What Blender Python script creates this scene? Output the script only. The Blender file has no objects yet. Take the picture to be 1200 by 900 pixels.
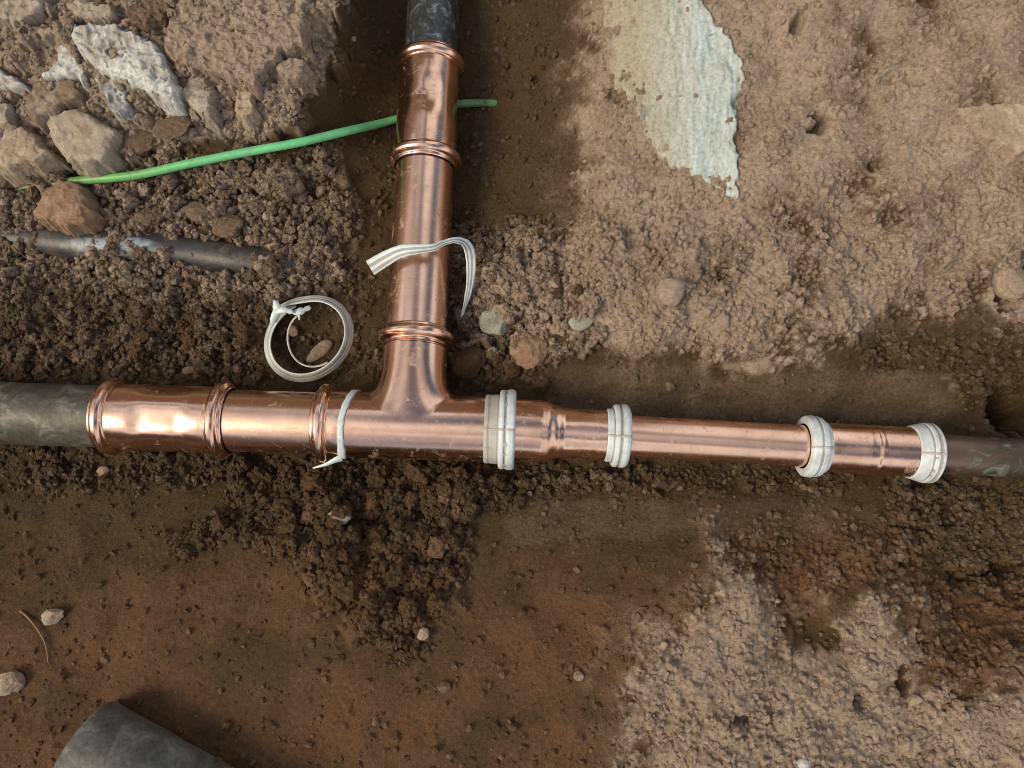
import bpy, bmesh, math, random
import numpy as np
from mathutils import Vector, Matrix, noise as mnoise
random.seed(7)
rng = np.random.default_rng(11)
SC = bpy.context.scene
C = SC.collection
R = math.radians
MM = 0.001

# ------------------------------------------------------------------ camera, world, sun, exposure
F_PX, SCALE_MM, TILT = 880.0, 0.583, R(10.0)
DIST = F_PX*SCALE_MM
CAM = np.array([0.0, -DIST*math.sin(TILT), DIST*math.cos(TILT)])        # millimetres
cam_d = bpy.data.cameras.new('camera'); cam = bpy.data.objects.new('camera', cam_d); C.objects.link(cam)
cam.location = Vector(CAM)*MM
cam.rotation_euler = (TILT, 0, 0)
cam_d.sensor_fit = 'HORIZONTAL'; cam_d.sensor_width = 36; cam_d.lens = F_PX/1200*36
cam_d.clip_start = 0.01; cam_d.clip_end = 2000
SC.camera = cam
SC.view_settings.view_transform = 'Standard'; SC.view_settings.look = 'None'
SC.cycles.filter_width = 0.9
SC.view_settings.gamma = 1; SC.view_settings.exposure = 0.06
try: SC.view_settings.use_curve_mapping = False
except Exception: pass
SUN_EL, SUN_AZ = R(44), R(-114)          # azimuth clockwise from +Y (the top of the picture)
w = bpy.data.worlds.new('World'); SC.world = w; w.use_nodes = True
nt = w.node_tree; nt.nodes.clear()
sky = nt.nodes.new('ShaderNodeTexSky'); sky.sky_type = 'NISHITA'; sky.sun_disc = False
sky.sun_elevation = SUN_EL; sky.sun_rotation = SUN_AZ; sky.dust_density = 3.0; sky.air_density = 0.7
bg = nt.nodes.new('ShaderNodeBackground'); bg.inputs[1].default_value = 0.10
wo = nt.nodes.new('ShaderNodeOutputWorld')
tcw = nt.nodes.new('ShaderNodeTexCoord'); cn = nt.nodes.new('ShaderNodeTexNoise'); nt.links.new(tcw.outputs['Generated'], cn.inputs['Vector'])
cn.inputs['Scale'].default_value = 1.9; cn.inputs['Detail'].default_value = 7; cn.inputs['Roughness'].default_value = .55; cn.inputs['Distortion'].default_value = .4
cr = nt.nodes.new('ShaderNodeValToRGB'); cr.color_ramp.elements[0].position = .44; cr.color_ramp.elements[1].position = .56; nt.links.new(cn.outputs['Fac'], cr.inputs[0])
cm = nt.nodes.new('ShaderNodeMix'); cm.data_type = 'RGBA'; nt.links.new(cr.outputs[0], cm.inputs[0]); nt.links.new(sky.outputs[0], cm.inputs[6]); cm.inputs[7].default_value = (8.9, 9.2, 9.7, 1)   # broken cloud added for brighter, more contrasty reflections in the copper
nt.links.new(cm.outputs[2], bg.inputs[0]); nt.links.new(bg.outputs[0], wo.inputs[0])
sd = bpy.data.lights.new('sun', 'SUN'); sun = bpy.data.objects.new('sun', sd); C.objects.link(sun)
sd.energy = 2.7; sd.angle = R(26); sd.color = (1.0, 0.85, 0.60)
to_sun = Vector((math.sin(SUN_AZ)*math.cos(SUN_EL), math.cos(SUN_AZ)*math.cos(SUN_EL), math.sin(SUN_EL)))
sun.rotation_euler = to_sun.to_track_quat('Z', 'Y').to_euler(); sun.location = to_sun*5

# ------------------------------------------------------------------ photo pixel (1200x900) -> place on a level plane
RIGHT = np.array([1.0, 0, 0]); UP = np.array([0, math.cos(TILT), math.sin(TILT)]); FWD = np.array([0, math.sin(TILT), -math.cos(TILT)])
def W(px, py, z=0.0):
    d = FWD + (px-600)/F_PX*RIGHT + (450-py)/F_PX*UP
    return CAM + d*((z-CAM[2])/d[2])
def to_px(X, Y, Z):
    vx, vy, vz = X-CAM[0], Y-CAM[1], Z-CAM[2]
    dep = vy*FWD[1] + vz*FWD[2]
    return 600 + F_PX*vx/dep, 450 - F_PX*(vy*UP[1]+vz*UP[2])/dep

# ------------------------------------------------------------------ numpy noise
_perm = rng.permutation(4096).astype(np.int64)
_grad = np.stack([np.cos(np.linspace(0, 2*np.pi, 64, endpoint=False)), np.sin(np.linspace(0, 2*np.pi, 64, endpoint=False))], 1).astype(np.float32)
def perlin(x, y, seed=0):
    x0 = np.floor(x).astype(np.int64); y0 = np.floor(y).astype(np.int64)
    fx = (x-x0).astype(np.float32); fy = (y-y0).astype(np.float32)
    def g(ix, iy, dx, dy):
        h = _perm[(_perm[(ix+seed*131) & 4095] + iy) & 4095] & 63
        gr = _grad[h]
        return gr[..., 0]*dx + gr[..., 1]*dy
    u = fx*fx*fx*(fx*(fx*6-15)+10); v = fy*fy*fy*(fy*(fy*6-15)+10)
    a = g(x0, y0, fx, fy); b = g(x0+1, y0, fx-1, fy)
    c = g(x0, y0+1, fx, fy-1); d = g(x0+1, y0+1, fx-1, fy-1)
    return ((a+(b-a)*u) + ((c+(d-c)*u)-(a+(b-a)*u))*v)*1.5
def smooth(a, b, x):
    t = np.clip((x-a)/(b-a), 0, 1); return t*t*(3-2*t)

# ------------------------------------------------------------------ maps of the ground (2 px raster over the photo and some way round it)
RS, RX0, RY0 = 3, -300, -300
RPX = np.arange(RX0, 1501, RS); RPY = np.arange(RY0, 1201, RS)
GX, GY = np.meshgrid(RPX.astype(np.float64), RPY.astype(np.float64))
def poly_sd(poly, X=None, Y=None):
    X = GX if X is None else X; Y = GY if Y is None else Y
    d2 = np.full(X.shape, 1e12); ins = np.zeros(X.shape, bool)
    n = len(poly)
    for i in range(n):
        ax, ay = poly[i]; bx, by = poly[(i+1) % n]
        ex, ey = bx-ax, by-ay
        t = np.clip(((X-ax)*ex+(Y-ay)*ey)/(ex*ex+ey*ey+1e-9), 0, 1)
        d2 = np.minimum(d2, (X-ax-t*ex)**2+(Y-ay-t*ey)**2)
        c = ((ay > Y) != (by > Y)) & (X < (bx-ax)*(Y-ay)/((by-ay) if by != ay else 1e-9)+ax)
        ins ^= c
    return np.where(ins, 1, -1)*np.sqrt(d2)
edge_noise = perlin(GX/45, GY/45, 1)*16 + perlin(GX/17, GY/17, 2)*9 + perlin(GX/8, GY/8, 3)*5
def mask(poly, soft=8, rough=1.0):
    return smooth(-soft, soft, poly_sd(poly) + edge_noise*rough)

CTRL = [
 (-200,-200,48),(100,-200,48),(400,-200,44),(450,-200,-30),(600,-200,-30),(720,-200,30),(1000,-200,80),(1400,-200,92),
 (-200,0,40),(0,0,34),(150,0,36),(300,0,38),(380,0,33),(408,0,16),(436,0,-24),(475,0,-34),(560,0,-34),(625,0,-24),(680,0,8),(740,0,38),(900,0,58),(1050,0,66),(1200,0,70),(1400,0,74),
 (0,100,26),(150,100,32),(300,80,34),(350,110,24),(385,120,4),(410,120,-14),(440,100,-30),(480,100,-36),(560,100,-36),(630,100,-20),(690,110,14),(780,100,36),(950,100,50),(1200,100,56),(1400,100,60),
 (-200,170,20),(0,160,18),(60,180,6),(150,190,2),(300,190,-2),
 (0,235,-6),(100,230,-10),(200,215,-8),(300,215,-8),(400,200,-20),(460,200,-36),(560,200,-34),(640,200,-14),(720,200,18),(850,200,34),(1000,200,40),(1200,200,44),(1400,200,46),
 (-200,290,-14),(0,300,-16),(150,310,-18),(300,310,-18),(400,300,-28),(470,300,-34),(560,300,-20),(640,300,-2),(720,300,14),(850,300,22),(1000,300,26),(1200,300,28),
 (0,380,-18),(150,380,-20),(300,390,-28),(400,390,-34),(560,380,-16),(640,380,-10),(720,380,2),(850,385,8),(1000,375,10),(1100,395,-9),(1200,352,12),(1400,380,10),
 (0,440,-28),(200,440,-30),(400,440,-36),(560,440,-28),(700,440,-27),(850,440,-25),(1000,440,-22),(1120,440,-18),(1200,440,-20),(1400,440,-10),
 (-200,500,-42),(0,500,-42),(300,500,-42),(600,500,-42),(900,500,-34),(1200,520,-32),(1400,520,-30),
 (0,555,-32),(200,560,-30),(400,570,-26),(600,570,-28),(800,575,-28),(1000,590,-26),(1200,590,-28),
 (-200,640,-14),(0,640,-14),(200,640,-16),(380,640,-10),(500,640,-18),(700,640,-19),(900,640,-14),(1050,640,-14),(1150,655,-30),(1200,645,-30),(1400,650,-20),
 (0,740,-2),(300,740,-4),(440,740,-2),(560,740,-7),(700,740,-3),(800,740,8),(870,700,10),(950,735,-2),(1020,710,8),(1100,740,2),(1200,740,4),(1400,740,12),
 (-200,900,2),(0,900,2),(300,900,0),(600,900,2),(800,900,14),(1000,880,18),(1200,900,24),(1400,900,28),(-200,1150,10),(300,1150,6),(700,1150,10),(1400,1150,30)]
P = np.array(CTRL, float)
def tps(A, B):
    d2 = ((A[:, None, :]-B[None, :, :])**2).sum(-1)/1e4
    return 0.5*d2*np.log(d2+1e-9)
n = len(P); K = tps(P[:, :2], P[:, :2]) + np.eye(n)*0.02
Pm = np.hstack([np.ones((n, 1)), P[:, :2]/100])
S = np.zeros((n+3, n+3)); S[:n, :n] = K; S[:n, n:] = Pm; S[n:, :n] = Pm.T
sol = np.linalg.solve(S, np.r_[P[:, 2], 0, 0, 0])
cs = 12
CX, CY = np.meshgrid(np.arange(RX0, 1501+cs, cs, dtype=float), np.arange(RY0, 1201+cs, cs, dtype=float))
Q = np.stack([CX.ravel(), CY.ravel()], 1)
cz = (tps(Q, P[:, :2])@sol[:n] + np.hstack([np.ones((len(Q), 1)), Q/100])@sol[n:]).reshape(CX.shape)
def bil(M, fx, fy):
    fx = np.clip(fx, 0, M.shape[1]-1.001); fy = np.clip(fy, 0, M.shape[0]-1.001)
    ix = fx.astype(int); iy = fy.astype(int); u = fx-ix; v = fy-iy
    return (M[iy, ix]*(1-u)+M[iy, ix+1]*u)*(1-v) + (M[iy+1, ix]*(1-u)+M[iy+1, ix+1]*u)*v
MACRO = bil(cz, (GX-RX0)/cs, (GY-RY0)/cs)

POLY_UR = [(700,-320),(1520,-320),(1520,395),(1195,372),(1145,366),(1050,370),(985,400),(900,425),(760,422),(680,405),(600,385),(560,360),(555,320),(600,295),(655,262),(690,200),(672,130),(690,60)]  # lower right edge drawn in so the shaded hollow takes the dark tone
POLY_BR = [(742,1220),(745,800),(765,742),(830,722),(845,690),(862,662),(872,690),(900,720),(930,765),(985,770),(1010,745),(1000,700),(1030,700),(1070,760),(1085,800),(1110,825),(1160,815),(1210,800),(1520,780),(1520,1220)]
POLY_UL = [(-320,-320),(410,-320),(404,20),(392,70),(362,120),(345,150),(250,168),(150,180),(60,190),(-320,205)]
POLY_ML = [(-320,205),(60,195),(150,185),(390,180),(420,250),(400,330),(330,350),(200,345),(110,335),(-320,330)]
POLY_LM = [(-320,330),(420,330),(450,440),(-320,445)]
POLY_HEAP = [(262,540),(560,545),(600,555),(610,590),(560,610),(545,670),(520,690),(505,760),(455,765),(385,705),(330,650),(270,640),(215,650),(190,630),(290,600)]
POLY_BELOW_L = [(-320,520),(300,520),(300,570),(-320,575)]
POLY_BELOW_R = [(600,540),(1010,555),(1010,575),(760,580),(600,590)]
POLY_RM = [(1000,395),(1130,385),(1210,400),(1520,400),(1520,490),(1130,470),(1100,430),(1010,440)]
POLY_RL = [(1040,565),(1520,560),(1520,690),(1130,690),(1060,640)]
POLY_RB = [(820,610),(1060,600),(1130,690),(1520,690),(1520,790),(1210,800),(1110,820),(1030,700),(900,700)]
POLY_C = [(530,260),(640,255),(690,330),(690,405),(620,440),(535,445)]
POLY_SM1 = [(640,425),(960,425),(1110,440),(1130,480),(1100,495),(640,490)]
POLY_SM2 = [(620,585),(900,580),(1030,590),(1030,622),(850,625),(600,640),(590,610)]
m_ur = .65*mask(POLY_UR, 24, 1.3)+.35*mask(POLY_UR, 60, 2.2); m_br = .55*mask(POLY_BR, 30, 1.7)+.45*mask(POLY_BR, 75, 3.0); m_ul = mask(POLY_UL, 10, .6); m_ml = mask(POLY_ML, 24, 1.3)
m_lm = mask(POLY_LM, 24, 1.3); m_heap = mask(POLY_HEAP, 12, 1.3); m_bl = mask(POLY_BELOW_L, 10); m_brs = mask(POLY_BELOW_R, 9)
m_rm = mask(POLY_RM, 14); m_rl = mask(POLY_RL, 16, 1.3); m_rb = mask(POLY_RB, 20, 1.3); m_c = mask(POLY_C, 18, 1.3)
m_lm *= 1-.85*np.exp(-(((GX-362)/75)**2+((GY-396)/70)**2)**2); m_s1 = mask(POLY_SM1, 10, .5); m_s2 = mask(POLY_SM2, 10, .5)
m_trench = mask([(415,-320),(690,-320),(668,100),(640,200),(560,290),(540,430),(440,430),(440,250),(400,150)], 16)
urlow = m_ur*smooth(170, 300, GY); urtop = m_ur*(1-smooth(170, 300, GY))
blot = perlin(GX/70, GY/70, 8)
DRY = np.clip(m_ur*(.84+.55*blot) + m_br*(.95+.2*blot) + m_ul*(.95+.25*blot) + m_ml*.42 + m_lm*.10 + m_c*.22*(1-m_ur) + m_rl*.05 + m_s1*.16 + m_s2*.12, 0, 1)  # dry soil areas; sky brightness on the top left bank added in
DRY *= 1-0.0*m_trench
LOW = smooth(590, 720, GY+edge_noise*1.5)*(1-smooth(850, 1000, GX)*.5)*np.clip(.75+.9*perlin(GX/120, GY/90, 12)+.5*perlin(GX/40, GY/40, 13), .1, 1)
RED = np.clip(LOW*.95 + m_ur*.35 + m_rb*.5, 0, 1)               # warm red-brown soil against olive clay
FINE = np.clip(urlow*.7 + urtop*.3 + m_br*.3 + m_ul*.9 + m_ml*1.2 + m_lm*1.0 + m_heap*.8 + m_rb*.9 + m_rm + m_rl + m_c*1.2 + m_trench*.25 + .05, 0, 2)*(1-.9*m_s1)*(1-.8*m_s2)
patchy = smooth(-.15, .3, perlin(GX/60, GY/60, 9))
FINE *= .35+.65*patchy + .0
PATCH2 = smooth(-.25, .25, perlin(GX/38, GY/38, 14)+.4*perlin(GX/15, GY/15, 15))
CRUMB = np.clip(m_ul*.55 + m_ml*1.3 + m_lm*.9 + m_heap*1.4 + m_bl*.9 + m_brs*1.1 + m_rm*.7 + m_rl*1.0 + urlow*.42 + m_c*1.0 + m_rb*.18 + m_br*.25 + m_trench*.08 + .012, 0, 2)*(1-.9*m_s1)*(1-.8*m_s2)
CRUMB *= np.where(m_heap > .4, 1, .35+.75*PATCH2)
CLOD = np.clip(m_ul*.5 + m_ml*.4 + m_lm*.7 + m_heap*1.3 + m_rl*.5 + m_c*.6 + m_bl*.3 + urlow*.10, 0, 2)*(1-m_s1)*(1-m_s2)
ROUGH = np.clip(.34 + m_ul*.9 + m_ml*.6 + m_lm*.7 + urlow*.8 + urtop*.5 + m_br*.6 + m_heap*.7 + m_rl*.8 + m_rm*.8 + m_c*.8 + m_rb*.5, 0, 1.3)*(1-.8*m_s1)*(1-.6*m_s2)
SAND = np.clip(m_ur + m_br, 0, 1)
m_slab = smooth(2, 14, poly_sd([(700, -80), (790, -80), (838, 18), (858, 45), (872, 72), (874, 100), (868, 128), (862, 160), (868, 190), (866, 238), (842, 226), (806, 204), (786, 200), (768, 182), (752, 160), (738, 122), (716, 100), (706, 60)]))
for _m in (FINE, CRUMB, CLOD, ROUGH): _m *= 1-.97*m_slab
def sample(M, px, py): return bil(M, (px-RX0)/RS, (py-RY0)/RS)

# pits and imprints: (px, py, rx, ry, rotation deg, depth mm)
PITS = [(960,142,19,17,20,16),(934,30,10,19,-28,12),(862,120,9,9,0,6),(1194,330,26,34,0,24),(1188,474,34,40,30,42),(1165,668,34,15,5,16),(1128,678,20,10,0,10),
        (1012,825,12,13,0,9),(868,850,18,14,20,8),(950,740,44,22,-15,5),(1062,800,10,22,-10,6),(660,315,22,14,30,8),(655,335,12,12,0,8),(88,205,70,9,-6,12),(30,222,18,9,0,10),
        (290,222,60,9,-8,9),(240,100,14,10,0,8),(1045,90,16,10,20,5),(1030,190,18,10,20,5),(935,520,20,8,0,0),(395,600,14,14,0,10),(430,720,12,9,0,6),(140,25,16,8,10,8),(45,158,8,18,20,8),(200,50,8,16,-30,8)]

# ------------------------------------------------------------------ ground heightfield (mm)
DXY = 0.84
fx = np.arange(-375, 375.1, DXY); fy = np.arange(-285, 305.1, DXY)
def grow(start, sgn):
    out = []; st = DXY; v = start
    while abs(v) < 40000:
        st = min(st*1.16, 6000); v += sgn*st; out.append(v)
    return np.array(out)
xs = np.r_[grow(fx[0], -1)[::-1], fx, grow(fx[-1], 1)]; ys = np.r_[grow(fy[0], -1)[::-1], fy, grow(fy[-1], 1)]
ix0 = int(np.searchsorted(xs, fx[0])); iy0 = int(np.searchsorted(ys, fy[0]))
X, Y = np.meshgrid(xs, ys)
Z = np.zeros_like(X)
for it in range(4):
    px, py = to_px(X, Y, np.minimum(Z, 200))
    px = np.clip(np.nan_to_num(px), -290, 1490); py = np.clip(np.nan_to_num(py), -290, 1190)
    Z = Z*.3 + .7*sample(MACRO, px, py) if it else sample(MACRO, px, py)
near = np.exp(-np.maximum(0, np.maximum(np.abs(X)-420, np.abs(Y)-340))/300)
PX, PY = px, py
rgh = sample(ROUGH, PX, PY)
snd = sample(SAND, PX, PY)
tr = sample(m_trench, PX, PY)
base = Z.copy()
Z = Z + near*(perlin(X/70, Y/70, 20)*7*(.4+.6*rgh) + perlin(X/28, Y/28, 21)*4.5*(.25+rgh) + perlin(X/11, Y/11, 22)*1.8*rgh + .8*(1-rgh)*perlin(X/16, Y/16, 26))
crk = np.abs(perlin(X/24+perlin(X/9, Y/9, 31)*.5, Y/24, 30))
Z -= near*smooth(.55, 1.0, rgh)*(1-snd*.8)*4.0*np.exp(-(crk/.07)**2)
for (qx, qy, rx, ry, rot, dep) in PITS:
    if not dep: continue
    zz = float(sample(MACRO, np.array([qx]), np.array([qy]))[0]); c = W(qx, qy, zz)
    k = SCALE_MM*(DIST-zz)/DIST
    ca, sa = math.cos(R(-rot)), math.sin(R(-rot))
    dx, dy = (X-c[0]), (Y-c[1])
    u = (dx*ca-dy*sa)/(rx*k); v = (dx*sa+dy*ca)/(ry*k)
    q = np.sqrt(u*u+v*v) + perlin(X/6, Y/6, 40)*.25
    Z -= dep*(1-smooth(.35, 1.0, q))
# ---- grains pressed into the sheet: angular lumps
sub = Z[iy0:iy0+len(fy), ix0:ix0+len(fx)]
def splat(M, count, rlo, rhi, tall, sink, pw=2.0):
    tries = rng.random((count*14, 3)); tpx = -60+tries[:, 0]*1320; tpy = -60+tries[:, 1]*1020
    ok = np.where(tries[:, 2]*1.5 < sample(M, tpx, tpy))[0][:count]
    tz = sample(MACRO, tpx[ok], tpy[ok])
    for j, k in enumerate(ok):
        c = W(tpx[k], tpy[k], tz[j])
        r = rlo*(rhi/rlo)**(random.random()**pw)
        win = int(r*1.5/DXY)+1
        jx = int(round((c[0]-fx[0])/DXY)); jy = int(round((c[1]-fy[0])/DXY))
        if jx-win < 0 or jy-win < 0 or jx+win+1 > len(fx) or jy+win+1 > len(fy): continue
        uu = (fx[jx-win:jx+win+1]-c[0])/r; vv = (fy[jy-win:jy+win+1]-c[1])/r
        h = None; a0 = random.random()*6.28; kk = random.choice((4, 5, 6))
        e0 = .8+.5*random.random()
        for i in range(kk):
            a = a0+6.283*i/kk+random.uniform(-.35, .35); e = random.uniform(.75, 1.15)*(e0 if i % 2 else 1)
            pl = random.uniform(1.3, 3.0)*(e-(math.cos(a)*uu[None, :]+math.sin(a)*vv[:, None]))
            h = pl if h is None else np.minimum(h, pl)
        ta, tb = random.uniform(-.35, .35), random.uniform(-.35, .35)
        top = 1.0+ta*uu[None, :]+tb*vv[:, None]-.25*(uu[None, :]**2+vv[:, None]**2)
        h = np.minimum(h, top)*r*tall*random.uniform(.7, 1.2)
        reg = sub[jy-win:jy+win+1, jx-win:jx+win+1]
        b = reg[win, win]-sink*r
        reg[:] = np.where(h > 0, np.maximum(reg, b+h), reg)
splat(CLOD, 460, 4.5, 13.0, .7, .3)
splat(CRUMB, 6500, 1.8, 5.0, .95, .2)
splat(FINE, 16000, 1.2, 2.4, .95, .2)
Z[iy0:iy0+len(fy), ix0:ix0+len(fx)] = sub
gr = np.clip(rgh, .2, 1.2)*near
pit = perlin(X/5.0+perlin(X/13, Y/13, 55)*.7, Y/4.0, 50)
Z += gr*(perlin(X/7, Y/7, 24)*.6 + pit*(.25+snd*.38) + perlin(X/2.6, Y/2.6, 51)*.55) - near*np.maximum(0, pit-.25)*1.6*snd
Z += 1000*np.exp(-((((X+1500)/900)**2+((Y+1500)/520)**2)**1.6))*(1+.12*perlin(X/260, Y/260, 60)) + 700*np.exp(-((((X+3600)/1500)**2+((Y+1600)/600)**2)**1.6))     # unseen earth mounds added to darken the copper's lower reflections

def zat(x, y):
    return float(bil(sub_final, np.array([(x-fx[0])/DXY]), np.array([(y-fy[0])/DXY]))[0])
sub_final = Z[iy0:iy0+len(fy), ix0:ix0+len(fx)]
def boxblur(A, r):
    for ax in (0, 1):
        cs_ = np.cumsum(np.pad(A, [(r+1, r) if i == ax else (0, 0) for i in (0, 1)], mode='edge'), axis=ax)
        A = (np.take(cs_, range(2*r+1, cs_.shape[ax]), ax)-np.take(cs_, range(0, cs_.shape[ax]-2*r-1), ax))/(2*r+1)
    return A
LOWZ = boxblur(boxblur(sub_final, 7), 7)
MED = sub_final.copy()
for _ in range(6):                                   # softened height, for things bedded in the bank
    MED[1:-1, 1:-1] = (MED[:-2, 1:-1]+MED[2:, 1:-1]+MED[1:-1, :-2]+MED[1:-1, 2:]+4*MED[1:-1, 1:-1])/8
def ground_px(px, py):
    z = float(sample(MACRO, np.array([px], float), np.array([py], float))[0])
    for _ in range(3):
        c = W(px, py, z); z = zat(c[0], c[1])
    return np.array([c[0], c[1], z])

# ------------------------------------------------------------------ materials
def mat(name):
    m = bpy.data.materials.new(name); m.use_nodes = True
    return m, m.node_tree, m.node_tree.nodes['Principled BSDF']
class N:
    def __init__(s, t): s.t = t
    def n(s, ty, **kw):
        x = s.t.nodes.new(ty)
        for k, v in kw.items(): setattr(x, k, v)
        return x
    def l(s, a, b): s.t.links.new(a, b)
    def noise(s, scale, detail=6, rough=.6, vec=None, dist=0):
        x = s.n('ShaderNodeTexNoise'); x.inputs['Scale'].default_value = scale; x.inputs['Detail'].default_value = detail
        x.inputs['Roughness'].default_value = rough; x.inputs['Distortion'].default_value = dist
        if vec is not None: s.l(vec, x.inputs['Vector'])
        return x.outputs['Fac']
    def ramp(s, fac, stops):
        x = s.n('ShaderNodeValToRGB'); e = x.color_ramp.elements
        while len(e) < len(stops): e.new(.5)
        for i, (p, c) in enumerate(stops): e[i].position = p; e[i].color = c if len(c) == 4 else (*c, 1)
        s.l(fac, x.inputs[0]); return x.outputs[0]
    def mix(s, fac, a, b, mode='MIX'):
        x = s.n('ShaderNodeMix', data_type='RGBA', blend_type=mode)
        for v, i in ((fac, 0), (a, 6), (b, 7)):
            if isinstance(v, (int, float)): x.inputs[i].default_value = v
            elif isinstance(v, tuple): x.inputs[i].default_value = (*v, 1) if len(v) == 3 else v
            else: s.l(v, x.inputs[i])
        return x.outputs[2]
    def math(s, op, a, b=0.0):
        x = s.n('ShaderNodeMath', operation=op)
        for i, v in enumerate((a, b)):
            if isinstance(v, (int, float)): x.inputs[i].default_value = v
            else: s.l(v, x.inputs[i])
        return x.outputs[0]
    def bump(s, h, strength, dist, bsdf):
        x = s.n('ShaderNodeBump'); x.inputs['Strength'].default_value = strength; x.inputs['Distance'].default_value = dist
        s.l(h, x.inputs['Height']); s.l(x.outputs[0], bsdf.inputs['Normal'])
    def coord(s): return s.n('ShaderNodeTexCoord').outputs['Object']
    def geo(s): return s.n('ShaderNodeNewGeometry').outputs['Position']
    def attr(s, name):
        x = s.n('ShaderNodeAttribute'); x.attribute_name = name; return x.outputs['Fac']

OLIVE = (.070, .044, .020); REDB = (.128, .066, .032); DRYC = (.32, .230, .168); DRYP = (.415, .332, .258)  # OLIVE is moist clay, darkened further to carry the trench shade
def soil_nodes(t, b, dry, red, vec):
    k = N(t)
    n1 = k.noise(45, 8, .62, vec); n2 = k.noise(380, 6, .7, vec); n3 = k.noise(1150, 4, .7, vec)
    wet_shaded = k.mix(red, OLIVE, REDB)
    dryc = k.mix(n1, DRYC, DRYP)
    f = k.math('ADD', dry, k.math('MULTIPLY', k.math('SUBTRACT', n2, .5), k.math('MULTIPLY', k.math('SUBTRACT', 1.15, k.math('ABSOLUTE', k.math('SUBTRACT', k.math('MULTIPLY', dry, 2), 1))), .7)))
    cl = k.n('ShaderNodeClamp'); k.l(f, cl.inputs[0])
    col = k.mix(cl.outputs[0], wet_shaded, dryc)
    col = k.mix(1.0, col, k.ramp(n2, [(.25, (.58, .56, .54)), (.5, (1, 1, 1)), (.76, (1.4, 1.42, 1.44))]), 'MULTIPLY')
    col = k.mix(.8, col, k.ramp(n3, [(.3, (.60, .58, .56)), (.52, (1, 1, 1)), (.68, (1.25, 1.25, 1.25)), (.76, (2.2, 2.2, 2.1))]), 'MULTIPLY')
    k.l(col, b.inputs['Base Color'])
    ro = k.math('SUBTRACT', .97, k.math('MULTIPLY', k.math('SUBTRACT', 1.0, cl.outputs[0]), .14)); k.l(ro, b.inputs['Roughness'])
    b.inputs['Specular IOR Level'].default_value = .22
    k.bump(k.math('ADD', n3, k.math('MULTIPLY', n2, 1.5)), .75, .0016, b)
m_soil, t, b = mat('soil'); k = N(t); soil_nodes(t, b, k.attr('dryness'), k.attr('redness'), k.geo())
def soil_lump(name, dry, red):
    m, t, b = mat(name); k = N(t)
    d = k.n('ShaderNodeValue'); d.outputs[0].default_value = dry; r = k.n('ShaderNodeValue'); r.outputs[0].default_value = red
    soil_nodes(t, b, d.outputs[0], r.outputs[0], k.geo()); return m
M = {'dry_clod': soil_lump('dry_clod', 1.0, .3), 'half_clod': soil_lump('half_dry_clod', .30, .4), 'wet_clod': soil_lump('moist_clod', .0, .3), 'red_clod': soil_lump('red_clod', .08, 1.0)}

def rock_mat(name, c1, c2, c3, scale=60, rough=.85, bump=.5):
    m, t, b = mat(name); k = N(t); v = k.geo()
    n1 = k.noise(scale, 8, .65, v, .6); n2 = k.noise(scale*9, 6, .7, v)
    col = k.ramp(n1, [(.3, c1), (.5, c2), (.68, c3)])
    col = k.mix(1.0, col, k.ramp(n2, [(.3, (.6, .58, .55)), (.5, (1, 1, 1)), (.75, (1.25, 1.25, 1.25))]), 'MULTIPLY')
    n3 = k.noise(30, 7, .7, v, .5)
    col = k.mix(k.ramp(k.math('ADD', n3, k.math('MULTIPLY', n2, .25)), [(.60, (0, 0, 0)), (.80, (.8, .8, .8))]), col, (.27, .195, .135))
    k.l(col, b.inputs['Base Color']); b.inputs['Roughness'].default_value = rough; b.inputs['Specular IOR Level'].default_value = .3
    k.bump(n2, bump, .0012, b); return m
M['white_rock'] = rock_mat('pale_limestone', (.24, .235, .215), (.52, .53, .50), (.66, .68, .64), 70)
M['blue_rock'] = rock_mat('blue_grey_stone', (.16, .16, .15), (.33, .34, .33), (.55, .57, .54), 120)
M['grey_rock'] = rock_mat('grey_mortar', (.24, .20, .155), (.36, .305, .24), (.47, .42, .345), 60)
M['tan_rock'] = rock_mat('tan_stone', (.24, .18, .12), (.36, .28, .20), (.48, .40, .32), 60)
M['brown_rock'] = rock_mat('brown_stone', (.19, .115, .065), (.26, .165, .10), (.34, .24, .16), 90)
M['green_grey'] = rock_mat('green_grey_stone', (.20, .20, .15), (.29, .29, .23), (.40, .40, .33), 90)
M['dust_stone'] = rock_mat('mud_stained_stone', (.12, .08, .05), (.21, .15, .10), (.36, .32, .27), 50)

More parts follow.
